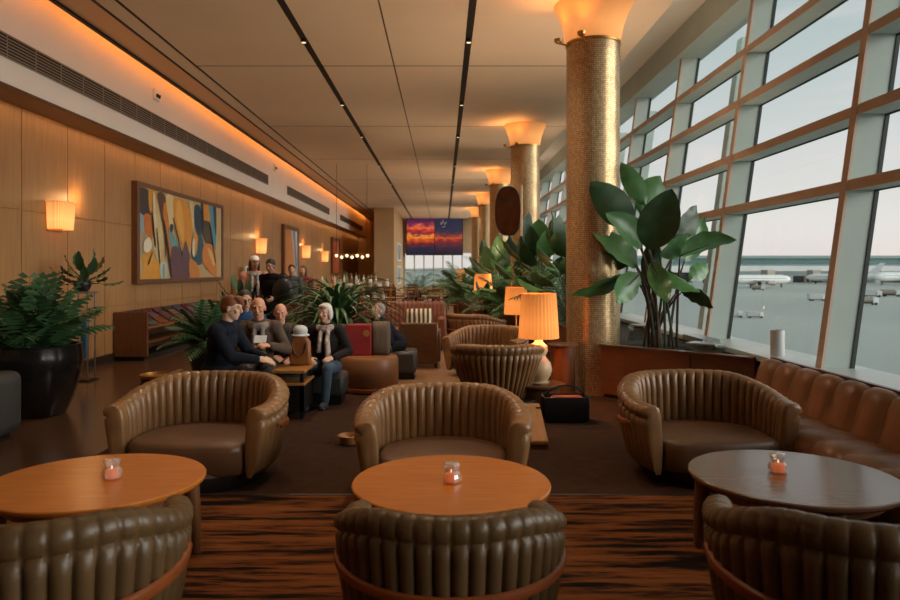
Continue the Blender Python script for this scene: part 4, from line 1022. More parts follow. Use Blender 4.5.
# dining chairs and tables further back
def dining_chair(label):
    o = empty('dining_chair', label, 'chair', group='slat-backed wooden dining chairs in the distance')
    MB().bb(-.22, .22, -.22, .22, .43, .48).build('seat', M['rust_leather'], o, bevel=.015)
    for q in (-1, 1): MB().tube([(q * .2, -.2, 0), (q * .2, -.2, .44)], .02, 6).build('leg', M['walnut_v'], o)
    for q in (-1, 1): MB().tube([(q * .2, .2, 0), (q * .2, .2, .48), (q * .2, .26, .98)], .02, 6).build('leg', M['walnut_v'], o)
    m = MB()
    for z, y in ((.6, .215), (.72, .23), (.84, .245), (.95, .257)): m.bb(-.2, .2, y - .01, y + .01, z - .03, z + .03)
    m.build('backrest', M['walnut_v'], o, smooth=False); return o
def dining_table(label, x, y):
    o = empty('dining_table', label, 'table', (x, y, 0), 0, 'square dining tables in the distance')
    MB().bb(-.4, .4, -.4, .4, .73, .76).build('tabletop', M['gold_wood'], o, bevel=.008); MB().tube([(0, 0, .03), (0, 0, .73)], .035, 10).build('pedestal', M['black'], o); MB().lathe([(.26, 0), (.26, .02), (.04, .04)], 24).build('base', M['black'], o); return o
dc = None
WH = ['left side, nearest the pier', 'beside the walkway, first row', 'beside the walkway, second row', 'third row, right of the walkway', 'far left, behind the bar']
for i, (x, y) in enumerate(((-1.6, 21.5), (-.3, 23), (-1.9, 26), (-.2, 28), (-1.3, 31))):
    dining_table('square dining table in the distance, %s' % ['first left of the walkway', 'first on the walkway', 'second left of the walkway', 'second on the walkway', 'farthest'][i], x, y)
    for j, (dx, dy, r) in enumerate(((-.62, 0, PI / 2), (.62, 0, -PI / 2), (0, -.62, PI))):
        lab = 'slat-backed wooden dining chair %s of the %s distant dining table' % (['at the left', 'at the right', 'on the near side'][j], ['first left', 'first walkway', 'second left', 'second walkway', 'farthest'][i])
        if dc is None: dc = dining_chair(lab); dc.location = (x + dx, y + dy, 0); dc.rotation_euler[2] = r
        else: copy_tree(dc, lab, (x + dx, y + dy, 0), r)
# bar
ba = empty('bar_counter', 'wooden bar counter with pale top along the left, far behind the fern', 'bar', (-3.0, 22.5, 0))
MB().bb(-.9, .9, -.3, .3, .1, 1.08).build('front_panel', M['walnut_v'], ba, smooth=False); MB().bb(-1, 1, -.4, .38, 1.08, 1.14).build('countertop', M['beige'], ba, bevel=.01); MB().bb(-.86, .86, -.25, .25, 0, .1).build('plinth', M['black'], ba, smooth=False)
rb_ = random.Random(4)
bot = None
bc = [srgb(226, 214, 196), srgb(90, 120, 80), srgb(150, 80, 40), srgb(210, 200, 190), srgb(60, 40, 30)]
bm_ = [mat('bottle_glass_%d' % i, c, .15, coat=.4) for i, c in enumerate(bc)]; bn = ['clear', 'green', 'amber', 'frosted white', 'dark brown']
for i in range(14):
    o = empty('bottle', '%s bottle on the far bar counter, %s' % (bn[i % 5], ['near the left end', 'left of the middle', 'near the right end'][i // 5]), 'bottle', (-3.85 + i * .13, 22.3 + (i % 3) * .18, 1.14), 0, 'bottles on the far bar counter')
    h = rb_.uniform(.28, .36); MB().lathe([(.035, 0), (.04, .01), (.04, h * .6), (.014, h * .78), (.014, h)], 14).build('body', bm_[i % 5], o); MB().lathe([(.016, h - .03), (.016, h + .01)], 10).build('cap', M['brass'], o)
pr_ = empty('pendant_rail', 'row of small white globe lights hanging on a rail above the far bar', 'light', (-3.05, 23, 0))
MB().tube([(-.5, 0, 2.12), (.62, 0, 2.12)], .012, 6).build('rail', M['brass'], pr_)
for q in (-.45, .55): MB().tube([(q, 0, 2.12), (q, 0, ZC)], .006, 5).build('cord', M['black'], pr_)
for i in range(7): MB().ball((-.45 + i * .17, 0, 2.07 - .05 * (i % 2)), .055, 12).build('globe', M['bulb'], pr_)
# service stands of white crockery before the bar
for i, (x, y) in enumerate(((-2.35, 17.2), (-1.75, 18.6))):
    o = empty('service_trolley', ['wooden service trolley of white crockery behind the fern, left one', 'wooden service trolley of white crockery behind the fern, right one'][i], 'trolley', (x, y, 0), 0, 'service trolleys')
    for z in (.3, .78, 1.12): MB().bb(-.38, .38, -.25, .25, z, z + .03).build('shelf', M['walnut'], o, smooth=False)
    for a in (-.36, .36):
        for b in (-.23, .23): MB().tube([(a, b, 0), (a, b, 1.3)], .014, 6).build('post', M['brass'], o)
    for k in range(6):
        z = (.81, 1.15)[k % 2]; p = empty('jug' if k % 3 else 'plate_stack', ('white crockery jug' if k % 3 else 'stack of white plates') + ' on the %s shelf of the %s service trolley, %s' % (('middle', 'top')[k % 2], ('left', 'right')[i], ('left end', 'left of centre', 'centre', 'right of centre', 'right end', 'far right')[k]), 'jug' if k % 3 else 'plates', (x - .28 + k * .11, y - .1, z), 0, 'white crockery on the service trolleys')
        if k % 3: MB().lathe([(.04, 0), (.06, .06), (.05, .14), (.03, .18), (.04, .22)], 14).build('body', M['white'], p); MB().tube([(.05, 0, .16), (.09, 0, .14), (.09, 0, .08), (.055, 0, .06)], .008, 5).build('handle', M['white'], p)
        else: MB().lathe([(.05, 0), (.09, .02), (.09, .12), (.001, .11)], 18).build('plates', M['white'], p)
# planter hedge items at far left behind fern
palm('dark palm between the bar and the fern', -2.6, 15.2, .45, 18, 1.3, 61, 'leaf_dark', leaf=.3, group=None, nl=12)
pot('dark pot between the bar and the fern', -2.6, 15.2, 0, .32, .5, 'black')
palm('dark palm left of the pier', -3.3, 27, .45, 16, 1.5, 62, 'leaf_dark', leaf=.35, group=None, nl=12)
pot('dark pot left of the pier', -3.3, 27, 0, .32, .5, 'black')
# ------------------------------------------------------------------ people
def remesh(mb, voxel, smooth=2):
    me = mb.mesh('tmp', [M['white']], False); o = bpy.data.objects.new('tmp', me); COL.objects.link(o)
    r = o.modifiers.new('r', 'REMESH'); r.mode = 'VOXEL'; r.voxel_size = voxel; r.use_smooth_shade = True
    s = o.modifiers.new('s', 'SMOOTH'); s.factor = .5; s.iterations = smooth
    dg = bpy.context.evaluated_depsgraph_get(); ev = o.evaluated_get(dg)
    new = bpy.data.meshes.new_from_object(ev); bpy.data.objects.remove(o); bpy.data.meshes.remove(me)
    new.materials.clear(); return new
def ik(a, t, l1, l2, pole):
    a = Vector(a); t = Vector(t); d = t - a; L_ = min(d.length, (l1 + l2) * .995); dn = d.normalized()
    x = (l1 * l1 - l2 * l2 + L_ * L_) / (2 * L_); h = math.sqrt(max(0, l1 * l1 - x * x))
    p = Vector(pole); p = (p - dn * p.dot(dn)).normalized()
    return a + dn * x + p * h, a + dn * L_
def cap(mb, a, b, r0, r1, n=12):
    a = Vector(a); b = Vector(b); mb.tube([a, a.lerp(b, .33), a.lerp(b, .66), b], [r0, r0 * .72 + r1 * .28, r0 * .35 + r1 * .65, r1], n); mb.ball(a, r0, n); mb.ball(b, r1, n)
def hand(mb, w, d, nrm, s, curl=.5):
    d = Vector(d).normalized(); nrm = Vector(nrm); nrm = (nrm - d * nrm.dot(d)).normalized(); sd = d.cross(nrm).normalized() * s
    R = Matrix((sd, d, nrm)).transposed()
    mb.ball(w + d * .05, (.04, .052, .018), 10, rot=R)
    for i, (o, l) in enumerate(((-.028, .07), (-.009, .08), (.010, .074), (.028, .058))):
        p = w + d * .092 + sd * o; a = curl * .35; pts = [w + d * .06 + sd * o * .9, p]
        for k, f in enumerate((.42, .32, .26)):
            q = d * math.cos(a) + nrm * math.sin(a); p = p + q * l * f + sd * o * .06; pts.append(p); a += curl
        mb.tube(pts, [.0095, .0095, .0088, .0082, .007], 6)
    p = w + d * .025 - sd * .034
    mb.tube([w + d * .01 - sd * .018, p, p + (d * .6 - sd * .65 + nrm * .3) * .036, p + (d * .85 - sd * .5 + nrm * .45) * .066], [.013, .012, .0105, .0085], 6)
def flesh(n, c): return mat(n, srgb(*c), .5, noise=.12, scale=9)
LIP = mat('lip', srgb(150, 84, 72), .45); EYE = mat('eye_dark', srgb(38, 28, 24), .3)
CN = [0]
def cloth(c, n=.3): CN[0] += 1; return mat('garment_%d' % CN[0], srgb(*c), .85, noise=n, scale=7, bump=.25, bscale=50, spec=.2)
def person(label, loc, rz, sit=True, seat=.45, S=1., lean=8, hyaw=0, hpitch=0, hroll=0, skin=(206, 160, 130), hair=None, hstyle='short', top=(30, 36, 48), bottom=(30, 30, 34), shoe=(24, 22, 20), hands=None, feet=None, coat=False, scarf=None, cap_=None, vox=.0075, collar=None, beard=None, glasses=False, kneeup=0, open_=None):
    P = Vector((0, 0, seat / S + .10)) if sit else Vector((0, 0, .94))
    ln = math.radians(lean); up = Vector((0, -math.sin(ln), math.cos(ln))); Rl = Matrix.Rotation(ln, 3, 'X')
    neck = P + up * .50; shc = P + up * .455
    sh = {s: shc + Vector((s * .185, 0, 0)) for s in (-1, 1)}
    Rh = Matrix.Rotation(math.radians(hyaw), 3, 'Z') @ Matrix.Rotation(math.radians(hpitch), 3, 'X') @ Matrix.Rotation(math.radians(hroll), 3, 'Y')
    hd = neck + up * .06 + Rh @ Vector((0, -.02, .13))
    hl = lambda x, y, z: hd + Rh @ Vector((x, y, z))
    hp = {s: P + Vector((s * .095, -.01, -.02)) for s in (-1, 1)}
    feet = feet or ({-1: (-.13, -.47, .08), 1: (.12, -.44, .08)} if sit else {-1: (-.1, .02, .08), 1: (.11, -.06, .08)})
    hands = hands or ({-1: (-.12, -.33, P.z + .1), 1: (.12, -.33, P.z + .1)} if sit else {-1: (-.24, -.1, .82), 1: (.24, -.08, .82)})
    kn = {}; an = {}; el = {}; wr = {}
    for s in (-1, 1):
        kn[s], an[s] = ik(hp[s], feet[s], .44, .43, (s * .15, -1, .6 + kneeup)); el[s], wr[s] = ik(sh[s], hands[s], .29, .26, (s * .75, .5, -.6))
    b = MB()
    def torso(m, g):
        m.ball(P + up * .03, (.155 + g, .115 + g, .13 + g), 16, rot=Rl); m.ball(P + up * .18, (.14 + g, .105 + g, .15 + g), 16, rot=Rl)
        m.ball(P + up * .33, (.165 + g, .115 + g, .16 + g), 16, rot=Rl); m.tube([sh[-1] * .8 + sh[1] * .2, shc + up * .015, sh[1] * .8 + sh[-1] * .2], [.07 + g, .085 + g, .07 + g], 12)
        for s in (-1, 1): m.ball(sh[s] * .96 + shc * .04, .068 + g, 12)
    torso(b, 0); b.tube([neck - up * .05, neck + up * .03, hl(0, .015, -.05)], [.065, .056, .055], 12)
    b.ball(hl(0, .012, .03), (.076, .096, .092), 18, rot=Rh); b.ball(hl(0, -.018, -.045), (.06, .072, .072), 16, rot=Rh); b.ball(hl(0, -.058, -.088), (.03, .026, .024), 10, rot=Rh)
    b.tube([hl(0, -.086, .03), hl(0, -.1, .0), hl(0, -.112, -.018)], [.009, .011, .014], 8); b.ball(hl(0, -.1, -.022), (.018, .014, .011), 8, rot=Rh)
    for s in (-1, 1):
        b.ball(hl(s * .078, .012, -.008), (.01, .02, .032), 8, rot=Rh); b.ball(hl(s * .03, -.08, .036), (.024, .014, .009), 8, rot=Rh); b.ball(hl(s * .042, -.068, -.02), (.022, .018, .02), 8, rot=Rh)
    b.ball(hl(0, -.086, -.055), (.024, .012, .008), 8, rot=Rh)
    for s in (-1, 1):
        cap(b, sh[s], el[s], .052, .041); cap(b, el[s], wr[s], .04, .027); dv = (wr[s] - el[s])
        hand(b, wr[s], dv + Vector((-s * .03, -.02, 0)), Vector((-s * .6, 0, -.7)) if sit else Vector((-s, 0, 0)), s, .55)
        cap(b, hp[s], kn[s], .083, .056); cap(b, kn[s], an[s], .054, .038); b.ball(an[s] + Vector((0, -.07, -.035)), (.042, .11, .036), 10)
    me = remesh(b, vox); me.name = 'person'
    for m in (flesh('skin', skin), LIP, EYE): me.materials.append(m)
    ei = [(hl(s * .031, -.086, .012), .0135, 2) for s in (-1, 1)] + [(hl(q, -.098, -.056), .011, 1) for q in (-.014, 0, .014)]
    V = np.empty(len(me.vertices) * 3); me.vertices.foreach_get('co', V); V = V.reshape(-1, 3)
    cen = np.empty(len(me.polygons) * 3); me.polygons.foreach_get('center', cen); cen = cen.reshape(-1, 3); mi = np.zeros(len(me.polygons), dtype=np.int32)
    for c, r, k in ei: mi[np.linalg.norm(cen - np.array(c), axis=1) < r] = k
    me.polygons.foreach_set('material_index', mi); me.polygons.foreach_set('use_smooth', [True] * len(me.polygons))
    o = bpy.data.objects.new('person', me); COL.objects.link(o); o.location = loc; o.rotation_euler[2] = rz; o.scale = (S, S, S); tag(o, label, 'person')
    def child(name, mb, m, v=.011, sm=3):
        e = remesh(mb, v, sm); e.name = name; e.materials.append(m); e.polygons.foreach_set('use_smooth', [True] * len(e.polygons))
        c = bpy.data.objects.new(name, e); COL.objects.link(c); c.parent = o; return c
    # clothing follows the body
    j = MB(); torso(j, .024)
    for s in (-1, 1): cap(j, sh[s], el[s], .074, .06); cap(j, el[s], el[s].lerp(wr[s], .93), .06, .046)
    if coat:
        j.ball(P + Vector((0, .0, -.05)), (.2, .17, .16), 14)
        if not sit: j.lathe([(.19, -.42), (.2, -.2), (.17, .0)], 20, tuple(P))
        else:
            for s in (-1, 1): cap(j, hp[s], hp[s].lerp(kn[s], .7), .115, .09)
    # open front: a shirt wedge between the lapels
    if open_:
        q = MB(); pts_ = [neck + Rl @ Vector((0, -.085, -.03)), neck + Rl @ Vector((0, -.135, -.14)), neck + Rl @ Vector((0, -.142, -.28))]; q.tube(pts_, [.062, .05, .02], 10, flat=.35); child('shirt_front', q, cloth(open_), .008)
    child('coat' if coat else 'jacket', j, cloth(top))
    if collar:
        c = MB(); c.tube([neck + up * .02 + Rl @ Vector((.07 * math.cos(t), .065 * math.sin(t), -.035 - .03 * (math.sin(t) < 0))) for t in np.linspace(-1.2, PI + 1.2, 14)], .016, 6); cc = child('shirt_collar', c, cloth(collar), .008)
    t = MB(); t.ball(P + up * .0, (.178, .138, .14), 16)
    for s in (-1, 1): cap(t, hp[s], kn[s], .102, .072); cap(t, kn[s], kn[s].lerp(an[s], .93), .07, .056)
    child('trousers', t, cloth(bottom))
    f = MB()
    for s in (-1, 1): f.ball(an[s] + Vector((0, -.07, -.036)), (.05, .13, .042), 12); f.ball(an[s] + Vector((0, .0, -.01)), (.05, .055, .06), 10); f.box(an[s] + Vector((0, -.06, -.067)), (.085, .23, .022))
    child('shoes', f, cloth(shoe, .1), .01)
    if hair and hstyle != 'bald':
        h = MB(); h.ball(hl(0, .024, .052), (.084, .098, .083), 18, rot=Rh); h.ball(hl(0, .045, .01), (.08, .076, .085), 16, rot=Rh)
        if hstyle == 'quiff': h.ball(hl(0, -.05, .105), (.06, .055, .036), 12, rot=Rh); h.ball(hl(.0, -.07, .085), (.05, .035, .03), 12, rot=Rh)
        if hstyle == 'bob':
            for s in (-1, 1): h.ball(hl(s * .076, .012, -.01), (.026, .055, .085), 12, rot=Rh)
            h.ball(hl(0, -.055, .098), (.062, .04, .03), 10, rot=Rh)
        if hstyle == 'long':
            for s in (-1, 1): h.ball(hl(s * .07, .03, -.06), (.032, .055, .13), 12, rot=Rh)
            h.ball(hl(0, .06, -.07), (.08, .05, .14), 12, rot=Rh)
        child('hair', h, mat('hair', srgb(*hair), .6, noise=.5, scale=14, stretch=(1, 1, .3)), .008, 2)
    elif hair:
        h = MB(); h.ball(hl(0, .05, .0), (.081, .066, .055), 14, rot=Rh); child('hair', h, mat('hair', srgb(*hair), .7, noise=.3, scale=14), .008, 2)
    if beard:
        h = MB(); h.ball(hl(0, -.03, -.078), (.058, .064, .045), 14, rot=Rh); child('beard', h, mat('beard', srgb(*beard), .8, noise=.4, scale=14), .008, 2)
    if scarf:
        c = MB(); ring = [neck + up * .005 + Rl @ Vector((.088 * math.cos(q), .09 * math.sin(q) - .015, -.005)) for q in np.linspace(0, 2 * PI, 17)]
        c.tube(ring, .05, 8); c.tube([neck + Vector((.05, -.09, -.02)), neck + Rl @ Vector((.055, -.158, -.18)), neck + Rl @ Vector((.06, -.15, -.36))], [.05, .065, .075], 8, flat=.5); c.tube([neck + Vector((-.04, -.09, -.02)), neck + Rl @ Vector((-.04, -.15, -.14)), neck + Rl @ Vector((-.06, -.15, -.3))], [.05, .065, .07], 8, flat=.5)
        child('scarf', c, mat('scarf', srgb(*scarf[0]), .9, noise=.8, scale=16, col2=srgb(*scarf[1])), .01)
    if cap_:
        c = MB(); c.ball(hl(0, .012, .072), (.088, .104, .07), 16, rot=Rh); c.ball(hl(0, -.09, .055), (.06, .05, .012), 12, rot=Rh); child('cap', c, cloth(cap_, .1), .009)
    if glasses:
        c = MB()
        for s in (-1, 1): c.tube([hl(s * .032 + .02 * math.cos(q), -.1, .012 + .018 * math.sin(q)) for q in np.linspace(0, 2 * PI, 13)], .0035, 5); c.tube([hl(s * .052, -.098, .015), hl(s * .08, .01, .012)], .003, 5)
        c.tube([hl(-.012, -.1, .014), hl(.012, -.1, .014)], .003, 5); g = c.build('glasses', M['black'], o)
    return o
# seated group behind the left armchair
person('seated man in a navy suit with reddish swept hair, in profile facing right', (-2.3, 7.05, 0), PI / 2 - .15, seat=.45, lean=14, hyaw=6, hpitch=12, hair=(134, 74, 40), hstyle='quiff', top=(22, 27, 38), bottom=(22, 24, 30), skin=(214, 170, 140), collar=(190, 196, 204), hands={-1: (-.1, -.5, .72), 1: (.16, -.48, .7)}, coat=True)
bm1 = person('seated man in a brown coat and grey scarf facing the viewer, reading a card', (-2.07, 7.95, 0), .1, seat=.43, S=.97, lean=14, hpitch=8, hair=(170, 150, 130), hstyle='bald', top=(92, 76, 64), bottom=(52, 48, 46), skin=(210, 150, 118), scarf=((150, 136, 124), (96, 88, 84)), hands={-1: (-.02, -.36, .78), 1: (.16, -.36, .80)}, coat=True)
person('man with glasses and blue shirt half hidden behind the navy suited man', (-2.42, 8.5, 0), .35, seat=.45, lean=6, hyaw=10, hpitch=8, hair=(48, 36, 30), hstyle='short', top=(52, 84, 124), bottom=(30, 32, 40), skin=(196, 150, 122), glasses=True)
person('balding man in a dark overcoat sitting hunched right of the man with the scarf', (-1.93, 8.3, 0), .25, seat=.40, S=.92, lean=18, hyaw=-4, hpitch=10, hair=(70, 60, 54), hstyle='bald', top=(70, 64, 56), bottom=(44, 42, 40), skin=(204, 150, 122), coat=True, collar=(44, 40, 38), open_=(30, 28, 30), hands={-1: (-.1, -.36, .66), 1: (.14, -.4, .64)})
person('white-haired woman in jeans with a patterned scarf sitting by the low table', (-1.4, 8.5, 0), -.15, seat=.36, S=.92, lean=6, hyaw=-12, hpitch=6, hair=(222, 214, 206), hstyle='bob', top=(46, 40, 40), bottom=(82, 100, 116), shoe=(60, 62, 66), skin=(222, 176, 150), scarf=((214, 196, 182), (120, 96, 92)), feet={-1: (-.1, -.5, .08), 1: (.1, -.42, .08)}, hands={-1: (-.14, -.3, .6), 1: (.16, -.26, .62)})
person('person in a navy jacket with grey hair bending down behind the drum seat', (-.66, 10.4, 0), -1.0, seat=.42, S=.95, lean=46, hyaw=10, hpitch=-25, hair=(150, 146, 144), hstyle='short', top=(24, 28, 44), bottom=(28, 28, 32), skin=(218, 172, 148), hands={-1: (-.16, -.45, .5), 1: (.12, -.48, .52)})
card = MB().box((0, 0, 0), (.13, .006, .09), rot=Matrix.Rotation(-.6, 3, 'X')).build('white_card', M['white'], None, smooth=False); card.location = (-1.955, 7.49, .86); tag(card, 'small white card held by the man with the grey scarf', 'card')
# standing people behind
sp = person('tall person in black clothes with dark hair standing behind the seated group', (-3.2, 13.1, 0), -.2, sit=False, S=1.03, lean=2, hyaw=0, hpitch=14, hair=(30, 24, 22), hstyle='short', top=(14, 14, 15), bottom=(14, 14, 15), skin=(170, 122, 98), coat=True, hands={-1: (-.2, -.28, 1.05), 1: (.18, -.3, 1.05)}, vox=.01)
person('standing woman in a white cap and pink top with patterned scarf', (-3.56, 13.2, 0), .3, sit=False, S=1.06, lean=2, hyaw=10, hair=(60, 44, 36), hstyle='long', top=(206, 150, 128), bottom=(170, 120, 92), skin=(196, 146, 120), scarf=((226, 220, 214), (60, 56, 58)), cap_=(236, 234, 230), vox=.01)
person('distant standing person in a grey vest by the orange painting', (-3.5, 16.2, 0), .2, sit=False, S=.98, lean=2, hair=(40, 32, 28), hstyle='short', top=(88, 88, 92), bottom=(130, 60, 60), vox=.012)
person('distant standing person in a red jacket by the orange painting', (-3.3, 16.6, 0), -.3, sit=False, S=.97, lean=2, hair=(120, 84, 60), hstyle='long', top=(150, 62, 64), bottom=(110, 60, 62), vox=.012)
bl = MB(); bl.ball((0, 0, 0), (.2, .09, .25), 20); bl.tube([(-.08, 0, .24), (-.07, 0, .31), (.0, 0, .35), (.07, 0, .31), (.08, 0, .24)], .012, 6)
bb_ = bl.build('round_bag', M['black'], None); bb_.location = (-2.93, 12.82, 1.2); tag(bb_, 'round black bag held by the tall person in black', 'bag')

# ------------------------------------------------------------------ the airfield outside
GZ = -6.0
def apron():
    return mat('apron_concrete', srgb(186, 187, 178), .7, noise=.12, scale=.02, stretch=(1, .35, 1), col2=srgb(170, 172, 165), spec=.15)
ap = MB().bb(-1500, 2500, 60, 3000, GZ - .5, GZ); ap.bb(4.6, 2500, -300, 60, GZ - .5, GZ)
g = struct(ap.build('ground', apron(), smooth=False))
M['teal'] = mat('terminal_teal', srgb(150, 182, 178), .6, noise=.12, scale=.05); M['teal_dark'] = mat('terminal_glass', srgb(104, 138, 140), .4, noise=.2, scale=.05)
M['hill'] = mat('hill_green', srgb(176, 186, 178), .9, noise=.3, scale=.01)
te = empty('terminal_building', 'long teal-roofed airport terminal across the apron', 'building', (0, 0, GZ))
Yt = 430
MB().bb(120, 520, Yt, Yt + 60, 10.4, 14.8).build('roof', M['teal'], te, smooth=False)
MB().bb(118, 522, Yt - 3, Yt + 62, 14.8, 16.4).build('roof_edge', mat('roof_grey', srgb(150, 168, 164), .6), te, smooth=False)
MB().bb(120, 520, Yt - 1, Yt, 11.6, 13.6).build('glass_band', M['teal_dark'], te, smooth=False)
MB().bb(118, 522, Yt - 6, Yt, 6.2, 10.2).build('white_fascia', M['white'], te, smooth=False)
MB().bb(122, 518, Yt - .5, Yt + 50, 0, 6.4).build('ground_storey', mat('shaded_storey', srgb(96, 102, 102), .7, noise=.5, scale=.12), te, smooth=False)
for i in range(12):
    x = 150 + i * 27
    MB().bb(x, x + 5, Yt - 12, Yt - 4, 0, 6.4).build('pier_block', M['offwhite'], te, smooth=False)
JB = ['first from the left', 'second from the left', 'third from the left', 'fourth from the left', 'rightmost']
for i, x in enumerate((178, 205, 232, 262, 292)):
    o = empty('jet_bridge', 'grey passenger boarding bridge at the terminal, %s' % JB[i], 'boarding bridge', (x, Yt - 22, GZ), .3 - .1 * i, 'boarding bridges at the terminal')
    MB().bb(-2, 2, -14, 16, 4.2, 7).build('tunnel', M['offwhite'], o, smooth=False); MB().bb(-2.6, 2.6, -18, -13, 3.8, 7.6).build('cab', M['vent_grey'], o, smooth=False)
    for q in (-1.6, 1.6): MB().bb(q - .3, q + .3, -11, -10, 0, 4.3).build('leg', M['vent_grey'], o, smooth=False)
def plane(label, x, y, rz, s=1., tail=(226, 226, 226)):
    o = empty('airplane', label, 'airplane', (x, y, GZ), rz, 'parked airplanes', s)
    f = MB(); pr = [(.05, -19), (.9, -18.2), (1.6, -16.5), (1.95, -14), (1.95, 8), (1.5, 13), (.8, 17), (.25, 19)]
    vs = []; fs = []; n = 20
    for i, (r, y_) in enumerate(pr):
        for k in range(n): a = 2 * PI * k / n; vs.append((r * math.cos(a), y_, 3.6 + r * math.sin(a) + (max(0, y_ - 8) * .1)))
    for i in range(len(pr) - 1):
        for k in range(n): fs.append((i * n + k, i * n + (k + 1) % n, (i + 1) * n + (k + 1) % n, (i + 1) * n + k))
    fs += [tuple(range(n)), tuple((len(pr) - 1) * n + k for k in range(n))]
    f.add(vs, fs).build('fuselage', M['white'], o)
    w = MB().bb(-1.97, 1.97, -15, 10, 3.9, 4.15); w.build('window_line', M['teal_dark'], o, smooth=False)
    for q in (-1, 1):
        MB().prism([(0, -5), (0, 2), (q * 16, 8), (q * 16, 6)], 2.9, 3.25).build('wing', M['offwhite'], o, smooth=False)
        MB().prism([(0, 14), (0, 17), (q * 6, 19), (q * 6, 17.5)], 4.6, 4.8).build('tailplane', M['offwhite'], o, smooth=False)
        e = MB(); e.tube([(q * 5.5, -4.6, 2.0), (q * 5.5, -3.6, 2.0), (q * 5.5, -.6, 2.1)], [.95, 1.05, .6], 14); e.build('engine', M['vent_grey'], o)
        MB().bb(q * 2.4 - .3, q * 2.4 + .3, -.5, .7, 0, 2.6).build('landing_gear', M['black'], o, smooth=False)
    MB().prism([(10.5, 5.2), (16, 5.2), (19.5, 11.4), (17, 11.4)], -.2, .2, ax='x').build('tail_fin', mat('tail_paint', srgb(*tail), .5), o, smooth=False)
    MB().bb(-.25, .25, -14.4, -13.6, 0, 2.0).build('nose_gear', M['black'], o, smooth=False)
plane('white airplane parked at the left end of the terminal', 134, 300, 1.9)
plane('white airplane with a tall pale tail at the right side of the terminal', 236, 356, -1.25, 1.2)
plane('farther white airplane parked between the other two', 219, 382, -1.9)
def truck(label, x, y, rz, kind=0, s=1.):
    o = empty('service_truck', label, 'truck', (x, y, GZ), rz, 'service vehicles on the apron', s * .68)
    MB().bb(-1.1, 1.1, -3.2, -1.4, .5, 2.4).build('cab', M['white'], o, bevel=.2); MB().bb(-1.0, 1.0, -3.22, -3.15, 1.4, 2.2).build('windscreen', M['teal_dark'], o, smooth=False)
    if kind == 0: MB().bb(-1.15, 1.15, -1.2, 3.4, .7, 2.8).build('box_body', M['offwhite'], o, bevel=.1)
    else: MB().tube([(0, -1.2, 1.7), (0, 3.4, 1.7)], 1.05, 16).build('tank', M['vent_grey'], o)
    MB().bb(-1, 1, -3.1, 3.3, .45, .75).build('chassis', M['black'], o, smooth=False)
    for q in (-1, 1):
        for y_ in (-2.3, 2.2): MB().tube([(q * .85, y_, .45), (q * 1.12, y_, .45)], .45, 14).build('wheel', M['black'], o)
truck('white box truck on the apron left of the nearest window mullion', 92, 172, 1.5, 0, .95)
truck('white service truck right of the nearest window mullion', 86, 150, 1.4, 1)
truck('pale tank truck just right of the white service truck', 92, 152, 1.5, 1)
truck('distant box truck near the right edge of the frame', 120, 196, 1.3, 0, 1.1)
truck('distant tank truck near the right edge of the frame', 128, 200, 1.3, 1, 1.1)
truck('small white van low in the window near the big plant', 46.5, 112, 1.4, 0, .62)
truck('second small white van low in the window near the big plant', 49.5, 111, 1.4, 0, .55)
truck('small white truck in front of the left airplane', 118, 262, 1.2, 1)
hl_ = MB(); vs = []; fs = []; n = 80
for i in range(n + 1):
    x = -1500 + 4000 * i / n; h = (36 + 5 * math.sin(i * .7) + 4 * math.sin(i * 1.9 + 1)) * (.3 + .7 * smoothstep((x - 300) / 500))
    vs += [(x, 1800, GZ), (x, 1850, h + GZ), (x, 2000, GZ)]
for i in range(n): fs += [(i * 3, i * 3 + 3, i * 3 + 4, i * 3 + 1), (i * 3 + 1, i * 3 + 4, i * 3 + 5, i * 3 + 2)]
struct(hl_.add(vs, fs).build('hills', M['hill']))

# ------------------------------------------------------------------ sky
w = bpy.data.worlds.new('sky'); scene.world = w; w.use_nodes = True
nt = w.node_tree; N = nt.nodes; L = nt.links; bg = N['Background']
tc = N.new('ShaderNodeTexCoord'); sp = N.new('ShaderNodeSeparateXYZ'); L.new(tc.outputs['Generated'], sp.inputs[0])
r = N.new('ShaderNodeValToRGB'); e = r.color_ramp.elements
e[0].position = .0; e[0].color = srgb(230, 216, 210); e[1].position = .75; e[1].color = srgb(140, 160, 166)
for p_, c in ((.06, (228, 222, 218)), (.16, (208, 211, 210)), (.32, (176, 190, 192))): x = e.new(p_); x.color = srgb(*c)
L.new(sp.outputs['Z'], r.inputs[0])
mp = N.new('ShaderNodeMapping'); mp.inputs['Scale'].default_value = (1.2, 1.2, 9); L.new(tc.outputs['Generated'], mp.inputs[0])
nz = N.new('ShaderNodeTexNoise'); nz.inputs['Scale'].default_value = 2.2; nz.inputs['Detail'].default_value = 5; L.new(mp.outputs[0], nz.inputs['Vector'])
cr = N.new('ShaderNodeValToRGB'); cr.color_ramp.elements[0].position = .5; cr.color_ramp.elements[0].color = (0, 0, 0, 1); cr.color_ramp.elements[1].position = .75; cr.color_ramp.elements[1].color = (.8, .8, .8, 1); L.new(nz.outputs[0], cr.inputs[0])
mx = N.new('ShaderNodeMix'); mx.data_type = 'RGBA'; mx.inputs[7].default_value = srgb(222, 214, 214); L.new(cr.outputs[0], mx.inputs[0]); L.new(r.outputs[0], mx.inputs[6])
L.new(mx.outputs[2], bg.inputs[0]); bg.inputs[1].default_value = SKY = 1.12

